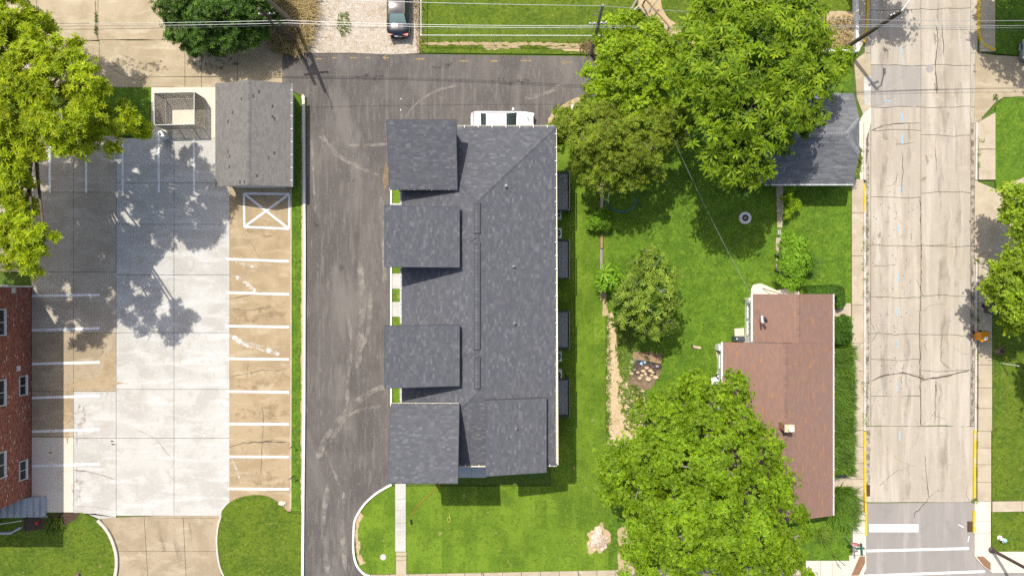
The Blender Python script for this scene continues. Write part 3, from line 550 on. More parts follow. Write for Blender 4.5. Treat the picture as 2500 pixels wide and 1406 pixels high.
struct(pr([(2429,262),(2445,242),(2475,237),(2700,237),(2700,424),(2520,424),(2429,461)], -.1, .105), 'east_lawn', M['yard'])
struct(pr([(2421,645),(2445,640),(2520,562),(2700,560),(2700,1221),(2420,1221)], -.1, .104), 'east_lawn', M['meadow'])
struct(pr([(2419,1248.5),(2700,1248),(2700,1344),(2419,1344)], -.1, .104), 'east_lawn', M['meadow'])

struct(pr([(-1200,1472),(3600,1472),(3600,1760),(-1200,1760)], -.2, -.002), 'cross_street', M['street_asphalt'])
struct(pr([(-1200,1441),(742,1441),(742,1471),(-1200,1471)], -.1, .02), 'south_pavement', M['sidewalk'])
struct(pr([(742,1446),(904,1446),(904,1471),(742,1471)], -.1, .022), 'lane_mouth', M['asphalt'])
struct(pr([(904,1446),(1499,1446),(1499,1471),(904,1471)], -.1, .02), 'south_verge', M['meadow'])
# ------------------------------------------------------------------ buildings
def roof_plane(parent, name, pts, mat, deck_mat, expo=.155, wmin=.16, wmax=.38, th=.16, lip=.008, seed=1):
    """pts: convex planar polygon in world space. A deck with a mesh of separate shingle tabs on it."""
    r = random.Random(seed); P = [Vector(p) for p in pts]
    n = Vector((0, 0, 0))
    for i in range(len(P)): n += (P[i]-P[0]).cross(P[(i+1) % len(P)]-P[0])
    n.normalize(); 
    if n.z < 0: n = -n; P = P[::-1]
    u = Vector((0, 0, 1)).cross(n).normalized(); v = n.cross(u)
    O = min(P, key=lambda p: p.z)
    deck = MB().slabpoly([tuple(p) for p in P], th).build(name, deck_mat, parent)
    Q = [((p-O).dot(u), (p-O).dot(v)) for p in P]
    def span(b):
        xs = []
        for i in range(len(Q)):
            (a0, b0), (a1, b1) = Q[i], Q[(i+1) % len(Q)]
            if (b0 <= b <= b1) or (b1 <= b <= b0):
                if abs(b1-b0) < 1e-6: xs += [a0, a1]
                else: xs.append(a0+(a1-a0)*(b-b0)/(b1-b0))
        return (min(xs), max(xs)) if len(xs) > 1 else None
    bmin = min(q[1] for q in Q); bmax = max(q[1] for q in Q); Vv = []; Ff = []; b = bmin+.003
    while b < bmax-.02:
        bt = min(b+expo, bmax-.003); s0, s1 = span(b), span(bt)
        if s0 and s1:
            lo, hi = min(s0[0], s1[0]), max(s0[1], s1[1]); a = lo-r.uniform(0, wmax)
            while a < hi:
                w = r.uniform(wmin, wmax); e = a+w-.006
                q = [max(a, s0[0]), min(e, s0[1]), min(e, s1[1]), max(a, s1[0])]
                if q[1]-q[0] > .01 or q[2]-q[3] > .01:
                    if q[1] < q[0]: q[0] = q[1] = max(min(q[0], s0[1]), s0[0])
                    if q[2] < q[3]: q[2] = q[3] = max(min(q[3], s1[1]), s1[0])
                    l2 = lip*r.uniform(.7, 1.35); k = len(Vv)
                    for aa, bb, hh in ((q[0], b, l2), (q[1], b, l2), (q[2], bt, .002), (q[3], bt, .002), (q[0], b, .001), (q[1], b, .001)):
                        p = O+u*aa+v*bb+n*hh; Vv.append(tuple(p))
                    Ff += [(k, k+1, k+2, k+3), (k+4, k+5, k+1, k)]
                a += w
        b += expo
    o0 = wloc(deck); Vn = np.array(Vv)-np.array(o0)
    o = mesh_obj('shingles', fast_mesh('shingles', Vn, Ff), mat, deck); o['kind'] = 'stuff'
    return deck
def ridge_caps(parent, a, b, mat, w=.3, step=.2, h=.03, name='ridge_cap'):
    a, b = Vector(a), Vector(b); L = (b-a).length; d = (b-a)/L; side = Vector((0, 0, 1)).cross(d).normalized(); m = MB(); n = int(L/step)
    for i in range(n):
        p = a+d*(i*step); q = a+d*((i+1)*step-.008); z0 = Vector((0, 0, h+.016)); z1 = Vector((0, 0, h)); dr = Vector((0, 0, -w*.2))
        m.add([p-side*w/2+z0+dr, p+z0, p+side*w/2+z0+dr, q-side*w/2+z1+dr, q+z1, q+side*w/2+z1+dr], [(0,1,4,3),(1,2,5,4),(0,2,1)])
    o = m.build(name, mat, parent); o['kind'] = 'stuff'; return o
def gutter(parent, pts, mat, w=.15, hang=.6, h=.13):
    """open trough along 3d points with cross hangers as sub-parts"""
    P = [Vector(p) for p in pts]; m = MB(); hs = MB()
    for a, b in zip(P[:-1], P[1:]):
        d = (b-a).normalized(); s = Vector((-d.y, d.x, 0)).normalized(); Z = Vector((0, 0, 1))
        prof = [(-w/2, 0), (-w/2, -h), (w/2, -h), (w/2, 0), (w/2-.025, 0), (w/2-.025, -h+.03), (-w/2+.025, -h+.03), (-w/2+.025, 0)]
        n = len(prof); vs_ = [a+s*x+Z*z for x, z in prof]+[b+s*x+Z*z for x, z in prof]
        m.add(vs_, [(i, (i+1) % n, n+(i+1) % n, n+i) for i in range(n)]+[tuple(range(n)), tuple(range(2*n-1, n-1, -1))])
        k = max(2, int((b-a).length/hang/1.6))
        for i in range(k):
            c = a+(b-a)*((i+.5)/k); hs.obox(c+Z*.012, (.05, w+.02, .02), math.atan2(d.y, d.x))
    g = m.build('gutter', mat, parent); hs.build('hangers', M['trim_white'], g, kind='stuff'); return g
def window(parent, c, size, axis, depth=.06, split='v'):
    """axis: outward direction; c centre on wall; size (width, height)"""
    ax = Vector(axis).normalized(); s = Vector((0, 0, 1)).cross(ax); c = Vector(c); w, h = size; f = MB(); rz = math.atan2(s.y, s.x)
    for sx in (-1, 1): f.obox(c+s*(sx*w/2)+ax*.02, (.07, .09, h+.07), rz)
    for sz in (-1, 1): f.obox(c+Vector((0, 0, sz*h/2))+ax*.021, (w-.075, .09, .07), rz)
    if split == 'v': f.obox(c+ax*.015, (.05, .07, h-.07), rz)
    else: f.obox(c+ax*.015, (w-.075, .07, .05), rz)
    fr = f.build('window', M['window_frame'], parent)
    for k in (-1, 1):
        p = MB()
        if split == 'v': p.obox(c+s*(k*w/4)+ax*.0, (w/2-.06, .02, h-.08), rz)
        else: p.obox(c+Vector((0, 0, k*h/4)), (w-.08, .02, h/2-.06), rz)
        p.build('pane', M['pane'], fr)
    f2 = MB(); f2.obox(c+Vector((0, 0, -h/2-.07))+ax*.05, (w+.16, .16, .05), rz); f2.build('sill', M['trim_white'], fr)
    return fr

# --- townhouse block with charcoal roofs
TH = thing('townhouse_block', 'long townhouse block with charcoal shingle roofs beside the asphalt lane', 'building', G(1178, 720))
EZ, RZ = 6.8, 8.2
x0, x1, xr, y0, y1, yn, ys_ = 1013, 1344, 1178.5, 358, 1083, 522, 919
g = lambda x, y, z: G(x, y, z)
sc_, dm = M['shingle_charcoal'], M['shingle_ridge']
pr([(x0+12,y0+10),(x1-12,y0+10),(x1-12,y1-10),(x0+12,y1-10)], 0, EZ-.05).build('wall', M['siding'], TH)
roof_plane(TH, 'roof_slope', [g(x0,y1,EZ), g(x0,y0,EZ), g(xr,yn,RZ), g(xr,ys_,RZ)], sc_, dm, seed=1)
roof_plane(TH, 'roof_slope', [g(x1,y0,EZ), g(x1,y1,EZ), g(xr,ys_,RZ), g(xr,yn,RZ)], sc_, dm, seed=2)
roof_plane(TH, 'roof_slope', [g(x0,y0,EZ), g(x1,y0,EZ), g(xr,yn,RZ)], sc_, dm, seed=3)
roof_plane(TH, 'roof_slope', [g(x1,y1,EZ), g(x0,y1,EZ), g(xr,ys_,RZ)], sc_, dm, seed=4)
for a, b in ((g(x1,y0,EZ),g(xr,yn,RZ)),(g(x0,y0,EZ),g(xr,yn,RZ)),(g(x0,y1,EZ),g(xr,ys_,RZ)),(g(x1,y1,EZ),g(xr,ys_,RZ))): ridge_caps(TH, a, b, dm, name='hip_cap')
ridge_caps(TH, g(xr,yn,RZ), g(xr,ys_,RZ), dm)
for ya, yb in ((494,569),(592,853),(872,948)):      # raised ridge vents
    A0 = A(1164.5, ya, RZ+.12); B0 = A(1164.5, yb, RZ+.12); m = MB(); m.box(A0[0]-.22, A0[0]+.22, B0[1], A0[1], RZ-.06, RZ+.10)
    v = m.build('ridge_vent', M['siding_dark'], TH); ridge_caps(v, (A0[0],B0[1],RZ+.125), (A0[0],A0[1],RZ+.125), dm, w=.46, step=.24, h=.02, name='vent_cap')
# crickets behind the second and third upper roofs
for yc in (580, 862):
    yg = 703+(yc-703)*.848; a = g(1140, yg, 7.98); b = g(1176, yg, 8.25)
    for sgn in (-1, 1):
        roof_plane(TH, 'cricket', [a, b, g(1141, yg+sgn*26, 7.82)] if sgn > 0 else [b, a, g(1141, yg+sgn*26, 7.82)], sc_, dm, th=.05, seed=yc+sgn)
def upper(xa, xb, ya, yb, zs, name_wall_z, seed):
    """zs: heights at (xa,ya),(xb,ya),(xb,yb),(xa,yb)"""
    pr([(xa+8,ya+8),(xb-6,ya+8),(xb-6,yb-6),(xa+8,yb-6)], 0, min(zs)-.12).build('upper_wall', M['siding_dark'], TH)
    n = MB(); pts = [g(xa+8,ya+8,0), g(xb-6,ya+8,0), g(xb-6,yb-6,0), g(xa+8,yb-6,0)]
    n.add([(p[0], p[1], min(zs)-.12) for p in pts]+[(p[0], p[1], z-.2) for p, z in zip(pts, zs)], [(0,1,5,4),(1,2,6,5),(2,3,7,6),(3,0,4,7)])
    n.build('gable_wall', M['siding_dark'], TH)
    d = roof_plane(TH, 'upper_roof', [g(xa,yb,zs[3]), g(xb,yb,zs[2]), g(xb,ya,zs[1]), g(xa,ya,zs[0])], sc_, dm, th=.22, seed=seed)
    t = MB(); c = [Vector(g(xa,ya,zs[0])), Vector(g(xb,ya,zs[1])), Vector(g(xb,yb,zs[2])), Vector(g(xa,yb,zs[3]))]
    for i in range(4):
        a, b = c[i], c[(i+1) % 4]; dd = (b-a).normalized(); o_ = Vector((dd.y, -dd.x, 0)).normalized(); 
        if o_.dot((a+b)/2-sum(c, Vector())/4) < 0: o_ = -o_
        e = o_*.03; zt = Vector((0, 0, .012)); zb = Vector((0, 0, -.24))
        t.add([a+zt, b+zt, b+e+zt, a+e+zt, a+zb, b+zb, b+e+zb, a+e+zb], [(0,1,2,3),(3,2,6,7),(0,3,7,4),(1,5,6,2)])
    t.build('roof_edge', M['siding_dark'], d)
    return d
upper(996,1136,363.5,497,(9.5,9.5,8.2,8.2),0,11)
upper(993,1141,536,660,(9.6,8.45,8.45,9.6),0,12)
upper(993,1141,780,905,(9.6,8.45,8.45,9.6),0,13)
upper(999,1140,945,1097,(8.2,8.2,9.6,9.6),0,14)
upper(1196,1322.5,936,1092.5,(8.4,7.4,7.4,8.4),0,15)
cg = M['gutter_cream']
gutter(TH, [A(1117,309,EZ), A(1353,309,EZ)], cg); gutter(TH, [A(1356.5,311,EZ), A(1360.5,1135,EZ)], cg, w=.16)
gutter(TH, [A(1120,1137,EZ), A(1186,1137,EZ)], cg); gutter(TH, [A(1336,1135.5,EZ), A(1360,1135.5,EZ)], cg)
for ya, yb in ((463,500),(655,790),(947,985)): gutter(TH, [A(978.5,ya,EZ), A(978.5,yb,EZ)], M['trim_white'], w=.12)
gutter(TH, [A(950,461,8.15), A(1117,461,8.15)], cg); gutter(TH, [A(953,986.5,8.15), A(1120,986.5,8.15)], cg)
def vent_pipe(x, y, zr):
    p = A(x, y, zr+.3); m = MB(); m.lathe((p[0], p[1], zr-.25), [(.16,.1),(.15,.22),(.075,.3),(.075,.62),(.05,.62),(.05,.45)], 14); o = m.build('vent_pipe', M['galvanised'], TH, smooth=False)
    q = MB(); q.lathe((p[0], p[1], zr-.25), [(.048,.4),(.048,.5)], 10); q.build('opening', M['rubber'], o)
for x, y, z in ((1235,453,7.7),(1254,650,7.5),(1256,789,7.48),(1260,1046,7.85)): vent_pipe(x, y, z)
# entry canopy
c0, c1 = A(1118,1141,3.0), A(1151.5,1165.5,3.0); c2 = A(1186,1165.5,3.0)
MB().box(c0[0], c1[0]-.006, c1[1], c0[1]+.3, 2.85, 3.0).build('entry_canopy', M['canopy_grey'], TH)
MB().box(c1[0]+.006, c2[0], c1[1], c0[1]+.3, 2.85, 2.997).build('entry_canopy', M['canopy_grey'], TH)
for xx in (c0[0]+.1, c2[0]-.1): MB().box(xx-.06, xx+.06, c1[1]+.05, c1[1]+.17, 0, 2.85).build('canopy_post', M['rail_dark'], TH)
# facade windows and doors
for yy in (400, 455, 560, 610, 740, 830, 880, 1000, 1050):
    for zz in (1.5, 4.6):
        window(TH, (G(x1-12, 0)[0]+.0, G(0, yy)[1], zz), (1.2, 1.3), (1, 0, 0)); 
for yy in (430, 600, 690, 755, 850, 1000): window(TH, (G(x0+12, 0)[0], G(0, yy)[1], 4.6), (1.2, 1.3), (-1, 0, 0))
for yy in (523, 686, 755, 930):
    q = MB(); q.box(G(x0+12,0)[0]-.05, G(x0+12,0)[0], G(0,yy)[1]-.48, G(0,yy)[1]+.48, .1, 2.2); d = q.build('door', M['rail_dark'], TH)
    q = MB(); q.lathe((G(x0+12,0)[0]-.09, G(0,yy)[1]+.36, 1.05), [(.03,-.03),(.03,.03)], 8); q.build('handle', M['chrome'], d)
# balconies on the east side
for i, (ya, yb, lab) in enumerate(((417,513,'northernmost dark balcony of the townhouses, its deck half in sunlight'),(585,680,'second dark balcony from the north on the townhouse east side'),(760,853,'third dark balcony from the north on the townhouse east side'),(927,1020,'southernmost dark balcony on the townhouse east side'))):
    z = 2.0; a = A(1392, ya, 2.9); b = A(1392, yb, 2.9); xw = G(x1-12, 0)[0]+.01; bx_ = A(1391.5, ya, 2.9)[0]
    B = thing('balcony', None, None); B.parent = None
    tag(B, lab, 'balcony', 'balconies on the townhouse east side'); B.location = (xw, (a[1]+b[1])/2, z)
    n = 7; wd = (bx_-xw-.1)/n
    for k in range(n): MB().box(xw+.02+k*wd, xw+.02+(k+1)*wd-.018, b[1]+.08, a[1]-.08, z-.05, z).build('deck_board', M['deck_dark'], B)
    m = MB(); m.box(bx_-.08, bx_, b[1], a[1], z-.22, z+.03); m.box(xw, bx_-.082, b[1], b[1]+.07, z-.22, z+.028); m.box(xw, bx_-.082, a[1]-.07, a[1], z-.22, z+.028); m.build('rim', M['rail_dark'], B)
    m = MB(); m.box(bx_-.06, bx_, b[1], a[1], z+.88, z+.93); m.box(xw, bx_-.061, b[1], b[1]+.05, z+.88, z+.928); m.box(xw, bx_-.061, a[1]-.05, a[1], z+.88, z+.928); m.build('handrail', M['rail_dark'], B)
    m = MB()
    for q in np.arange(b[1]+.15, a[1]-.1, .13): m.box(bx_-.045, bx_-.02, q, q+.02, z+.03, z+.88)
    for q in np.arange(xw+.12, bx_-.1, .13):
        m.box(q, q+.02, b[1]+.015, b[1]+.035, z+.03, z+.88); m.box(q, q+.02, a[1]-.035, a[1]-.015, z+.03, z+.88)
    m.build('balusters', M['rail_dark'], B, kind='stuff')
    for yy in (b[1]+.06, a[1]-.06): MB().box(bx_-.13, bx_-.01, yy-.06, yy+.06, 0, z-.22).build('post', M['rail_dark'], B)
def ac_unit(x, y, lab):
    c = G(x, y, .07); T = thing('air_conditioner', lab, 'air conditioner', c, 'condensers along the townhouse wall'); s = .39
    MB().box(c[0]-s-.06, c[0]+s+.06, c[1]-s-.06, c[1]+s+.06, .05, .13).build('base_pad', M['sidewalk'], T)
    m = MB(); m.box(c[0]-s, c[0]+s, c[1]-s, c[1]+s, .13, .84); m.build('case', M['ac_case'], T)
    m = MB(); m.lathe((c[0], c[1], .845), [(.33,0),(.33,.012),(.05,.02)], 20); m.build('fan_opening', M['ac_fan'], T)
    m = MB()
    for k in range(5): a = k*2*math.pi/5; m.obox((c[0]+.15*math.cos(a), c[1]+.15*math.sin(a), .872), (.26, .09, .008), a, (.25, 0))
    m.build('fan_blade', M['galvanised'], T)
    m = MB(); m.tube([(c[0]+.33*math.cos(t), c[1]+.33*math.sin(t), .875) for t in np.linspace(0, 6.283, 25)], .016, 5); m.build('ring', M['ac_case'], T)
for x, y, l in ((1357,525,'air conditioner just south of the sunlit balcony'),(1357.5,571,'air conditioner just north of the second balcony'),(1358,868,'air conditioner just south of the third balcony'),(1358.5,912,'air conditioner just north of the southernmost balcony')): ac_unit(x, y, l)

# --- garage
GA = thing('garage', 'small garage with weathered taupe gable roof at the end of the parking lot', 'garage', G(645, 345))
ge, gr = 2.4, 3.35; gx0, gx1, gxr, gy0, gy1 = 557, 733, 646, 226, 467
pr([(gx0+10,gy0+8),(gx1-14,gy0+8),(gx1-14,gy1-10),(gx0+10,gy1-10)], 0, ge).build('wall', M['siding'], GA)
for yy, s in ((gy0+8, 1), (gy1-10, -1)):
    q = [g(gx0+10,yy,ge-.0), g(gx1-14,yy,ge-.0), g(gxr-2,yy,gr-.12)]; q2 = [g(gx0+10,yy+4*s,ge), g(gx1-14,yy+4*s,ge), g(gxr-2,yy+4*s,gr-.12)]
    MB().add(q+q2, [(0,1,2),(5,4,3),(0,3,4,1),(1,4,5,2),(2,5,3,0)]).build('gable_wall', M['siding'], GA)
roof_plane(GA, 'roof_slope', [g(gx0,gy1,ge), g(gx0,gy0,ge), g(gxr,gy0,gr), g(gxr,gy1,gr)], M['shingle_taupe'], M['shingle_ridge'], expo=.14, wmin=.22, wmax=.34, seed=21)
roof_plane(GA, 'roof_slope', [g(gx1,gy0,ge), g(gx1,gy1,ge), g(gxr,gy1,gr), g(gxr,gy0,gr)], M['shingle_taupe'], M['shingle_ridge'], expo=.14, wmin=.22, wmax=.34, seed=22)
surf('shingle_taupe_cap', (.175, .164, .153), island=.12, rough=.95, bump=.3, bscale=80)
ridge_caps(GA, g(gxr,gy0,gr), g(gxr,gy1,gr), M['shingle_taupe_cap'])
gutter(GA, [g(gx1+2,gy0,ge-.02), g(gx1+2,gy1,ge-.02)], M['siding'], w=.12)
m = MB(); a = G(580, gy1-10); b = G(700, gy1-10); m.box(a[0], b[0], a[1]-.06, a[1], .05, 2.15); dr = m.build('garage_door', M['trim_white'], GA)
for k in range(1, 4): MB().box(a[0], b[0], a[1]-.066, a[1]-.061, .05+k*.52, .07+k*.52).build('panel_joint', M['gutter_inside'], dr)

# --- brick apartment building
BB = thing('brick_building', 'red brick apartment building at the west edge of the parking lot', 'building', G(-60, 950))
by0, by1, bxe, bz = 698, 1209, 77, 8.0
a = G(-330, by1); b = G(bxe, by0)
MB().box(a[0], b[0]-.03, a[1]+.03, b[1]-.03, 0, bz).build('wall', M['mortar'], BB)
wins = [(937, 1.0, 1.5, .74), (1140, 1.0, 1.5, .74), (782, 3.55, 1.95, 1.15), (944, 3.55, 1.95, 1.15), (1110, 3.55, 1.95, 1.15), (782, 6.2, 1.95, 1.15), (944, 6.2, 1.95, 1.15), (1110, 6.2, 1.95, 1.15)]
wl_ = [(G(0, w[0])[1], w[1], w[2], w[3]) for w in wins]
def bricks(face):
    Vv = []; Ff = []; r = random.Random(5); L0, L1 = (a[1], b[1]) if face == 'e' else (a[0]+8, b[0])
    z = .01; row = 0
    while z < bz-.07:
        q = L0-(row % 2)*.11
        while q < L1:
            e0, e1 = max(q, L0), min(q+.212, L1); 
            hit = face == 'e' and any(abs((e0+e1)/2-w[0]) < w[2]/2+.12 and abs(z+.035-w[1]) < w[3]/2+.08 for w in wl_)
            if not hit and e1-e0 > .02:
                d = r.uniform(-.004, .005); k = len(Vv)
                if face == 'e':
                    x = b[0]; Vv += [(x-.03,e0,z),(x-.03,e1,z),(x-.03,e1,z+.066),(x-.03,e0,z+.066),(x+d,e0,z),(x+d,e1,z),(x+d,e1,z+.066),(x+d,e0,z+.066)]
                else:
                    y = a[1]; Vv += [(e1,y+.03,z),(e0,y+.03,z),(e0,y+.03,z+.066),(e1,y+.03,z+.066),(e1,y-d,z),(e0,y-d,z),(e0,y-d,z+.066),(e1,y-d,z+.066)]
                Ff += [(k+4,k+5,k+6,k+7),(k,k+4,k+7,k+3),(k+5,k+1,k+2,k+6),(k+7,k+6,k+2,k+3),(k,k+1,k+5,k+4)]
            q += .222
        z += .077; row += 1
    o0 = np.array(wloc(BB)); o = mesh_obj('bricks', fast_mesh('bricks', np.array(Vv)-o0, Ff), M['brick'], BB); o['kind'] = 'stuff'
bricks('e'); bricks('s')
for (yc, z, w, h) in wl_: window(BB, (b[0]-.03, yc, z), (w, h), (1, 0, 0), split='v')
MB().box(a[0], b[0]+.28, a[1]-.28, b[1]+.25, bz, bz+.3).build('roof', M['trim_white'], BB)
for yy, z in ((709, 2.05), (894, 1.5)):
    q = G(0, yy)[1]; MB().box(b[0]-.01, b[0]+.05, q-.2, q+.2, z-.2, z+.2).build('wall_vent', M['window_frame'], BB)
MB().tube([(b[0]+.04, b[1]-.05, 0), (b[0]+.04, b[1]-.05, bz)], .05, 8).build('downspout', M['trim_white'], BB)
MB().box(b[0]-14, b[0]+.05, b[1]-.06, b[1]+.07, 2.6, 2.72).build('ledge', M['trim_white'], BB)
# entrance steps
SP = thing('entrance_steps', 'grey concrete entrance steps climbing along the brick building', 'steps', G(50, 1234))
for k in range(11):
    e = 115-k*12.3; q0, q1 = G(e-12.3, 1210.5), G(e, 1257-k*.9)
    MB().box(q0[0]+.004, q1[0], q1[1], q0[1], -.02 if k == 0 else .05, .05+.165*(k+1)).build('step', M['concrete_step'], SP)
m = MB(); q = G(-22, 1262); e = G(118, 1258)
m.prism([G(118,1257.5)[:2], G(118,1260.5)[:2], G(-22,1263)[:2], G(-22,1251)[:2]], 0, .12); m.build('side_kerb', M['concrete_step'], SP)
HR = thing('handrail', 'pale metal handrail on the entrance steps of the brick building', 'handrail', G(60, 1262))
m = MB(); p0, p1 = Vector(G(78,1259,1.15)), Vector(G(-40,1264,3.0)); m.tube([p0, p1], .03, 6); m.build('top_rail', M['rail_pale'], HR)
for t in (.05, .5, .95):
    p = p0+(p1-p0)*t; MB().tube([(p.x, p.y, 0), tuple(p)], .025, 6).build('post', M['rail_dark'], HR)
RW = thing('window_well', 'pale concrete window well edge in the shaded bed by the steps', 'window well', G(15, 1298))
rb([(-60,1298),(32,1298),(58,1284)], 5, -.1, .35).build('rim', M['concrete_step'], RW)

# --- brown roofed house
BH = thing('brown_house', 'L-shaped house with rusty brown shingle roof beside the street', 'house', G(1864, 1000))
he, hl, hu = 3.0, 4.5, 4.1
ex, wx, ux, rl, ru = 1991, 1737, 1806, 1864, 1898.5; n0, nj, s1 = 717, 828, 1228
pr([(wx+14,nj+10),(ex-14,nj+10),(ex-14,s1-12),(wx+14,s1-12)], 0, he).build('wall', M['trim_white'], BH)
pr([(ux+12,n0+10),(ex-14,n0+10),(ex-14,nj+10),(ux+12,nj+10)], 0, he-.01).build('wall', M['trim_white'], BH)
for (xa, xb, xc, yy, s, zt) in ((wx+14, ex-14, rl, nj+10, 1, hl), (wx+14, ex-14, rl, s1-12, -1, hl), (ux+12, ex-14, ru, n0+10, 1, hu)):
    q = [g(xa,yy,he), g(xb,yy,he), g(xc,yy,zt-.14)]; q2 = [g(xa,yy+4*s,he), g(xb,yy+4*s,he), g(xc,yy+4*s,zt-.14)]
    MB().add(q+q2, [(0,1,2),(5,4,3),(0,3,4,1),(1,4,5,2),(2,5,3,0)]).build('gable_wall', M['trim_white'], BH)
sb, kw = M['shingle_brown'], dict(expo=.14, wmin=.25, wmax=.5)
roof_plane(BH, 'roof_slope', [g(wx,s1,he), g(wx,nj,he), g(rl,nj,hl), g(rl,s1,hl)], sb, sb, seed=31, **kw)
roof_plane(BH, 'roof_slope', [g(ex,nj,he), g(ex,s1,he), g(rl,s1,hl), g(rl,nj,hl)], sb, sb, seed=32, **kw)
roof_plane(BH, 'roof_slope', [g(ux,nj,he), g(ux,n0,he), g(ru,n0,hu), g(ru,nj,hu)], sb, sb, seed=33, **kw)
roof_plane(BH, 'roof_slope', [g(ex,n0,he-.0), g(ex,nj-.2,he-.0), g(ru,nj-.2,hu), g(ru,n0,hu)], sb, sb, seed=34, **kw)
surf('shingle_brown_cap', (.245, .15, .118), island=.1, rough=.95, bump=.3, bscale=80)
ridge_caps(BH, g(rl,nj,hl), g(rl,s1,hl), M['shingle_brown_cap'], w=.26); ridge_caps(BH, g(ru,n0,hu), g(ru,nj,hu), M['shingle_brown_cap'], w=.26)
tw = M['trim_white']
gutter(BH, [g(wx-2,nj,he), g(wx-2,s1,he)], tw, w=.13); gutter(BH, [g(ux-2,n0,he), g(ux-2,nj-1,he)], tw, w=.13); gutter(BH, [g(ex+2,n0,he), g(ex+2,s1,he)], tw, w=.1)
for yy in (760, 800): window(BH, (G(ux+12,0)[0], G(0,yy)[1], 1.5), (.9, 1.1), (-1, 0, 0))
for yy in (880, 960): window(BH, (G(wx+14,0)[0], G(0,yy)[1], 1.5), (.9, 1.1), (-1, 0, 0))
for yy in (780, 900, 1000, 1150): window(BH, (G(ex-14,0)[0], G(0,yy)[1], 1.5), (1.1, 1.2), (1, 0, 0))
c = A(1902, 1031, 4.3); m = MB(); m.box(c[0]-.05, c[0]+.6, c[1]-.42, c[1]+.06, 3.9, 5.5); ch = m.build('chimney', M['chimney_brick'], BH)
MB().box(c[0]-.09, c[0]+.64, c[1]-.46, c[1]+.10, 5.5, 5.58).build('chimney_cap', M['timber_pale'], ch)
MB().lathe((c[0]+.32, c[1]-.2, 5.58), [(.16,0),(.16,.16),(.2,.18),(.2,.24)], 14).build('flue', M['trim_white'], ch)
MB().obox((c[0]-.24, c[1]-.15, 4.36), (.3, .6, .02), 0, (0, -.34)).build('flashing', M['shingle_brown_cap'], ch)
c = A(1855, 778, 3.7); AN = thing('antenna_mast', 'small metal antenna mast on the brown roof', 'antenna', (c[0], c[1], 3.55))
MB().tube([(c[0], c[1], 3.5), (c[0]+.02, c[1]+.02, 4.6)], .03, 6).build('mast', M['galvanised'], AN)
for dx, dy in ((-.35, .6), (-.1, .75)): MB().tube([(c[0], c[1], 4.4), (c[0]+dx, c[1]+dy, 3.4+.08)], .012, 5).build('stay', M['wire_dark'], AN)
MB().obox((c[0]-.12, c[1], 4.5), (.12, .5, .1), .1).build('receiver', M['white_plastic'], AN); MB().obox((c[0]+.15, c[1]-.06, 4.45), (.2, .4, .12), .5).build('bracket', M['black_plastic'], AN)

# --- grey roofed house
GH = thing('grey_house', 'small house with weathered grey half-hipped roof under the large tree', 'house', G(1940, 357))
e2, r2 = 2.8, 4.2; hx0, hx1, hy0, hy1, hym = 1836, 2042, 252, 462, 357; xe = 2005; zm = e2+(r2-e2)*.62; ym0, ym1 = 357-105*.38, 357+105*.38
pr([(hx0+10,hy0+10),(hx1-8,hy0+10),(hx1-8,hy1-12),(hx0+10,hy1-12)], 0, e2).build('wall', M['siding'], GH)
sg = M['shingle_grey']
roof_plane(GH, 'roof_slope', [g(hx0,hy1,e2), g(hx1,hy1,e2), g(hx1,ym1,zm), g(xe,hym,r2), g(hx0,hym,r2)], sg, sg, seed=41, wmin=.3, wmax=.9)
roof_plane(GH, 'roof_slope', [g(hx1,hy0,e2), g(hx0,hy0,e2), g(hx0,hym,r2), g(xe,hym,r2), g(hx1,ym0,zm)], sg, sg, seed=42, wmin=.3, wmax=.9)
roof_plane(GH, 'half_hip', [g(hx1,ym1,zm), g(hx1,ym0,zm), g(xe,hym,r2)], sg, sg, seed=43)
m = MB(); m.add([g(hx1-8,hy1-12,e2-.05), g(hx1-8,hy0+10,e2-.05), g(hx1-8,ym0,zm-.12), g(hx1-8,ym1,zm-.12)], [(0,1,2,3)]); m.build('gable_wall', M['siding'], GH)
m = MB(); m.add([g(hx0+10,hy1-12,e2-.05), g(hx0+10,hy0+10,e2-.05), g(hx0+10,hym,r2-.2)], [(0,1,2)]); m.build('gable_wall', M['siding'], GH)
surf('shingle_grey_cap', (.2, .205, .215), island=.1, rough=.7)
ridge_caps(GH, g(hx0,hym,r2), g(xe,hym,r2), M['shingle_grey_cap'], w=.4)
for yy in (ym0, ym1): ridge_caps(GH, g(hx1,yy,zm), g(xe,hym,r2), M['shingle_grey_cap'], w=.34, name='hip_cap')
gutter(GH, [g(hx0,hy1+2,e2), g(hx1,hy1+2,e2)], tw, w=.09)
for xx in (1880, 1960): window(GH, (G(xx,0)[0], G(0,hy1-12)[1], 1.5), (1.0, 1.1), (0, -1, 0))
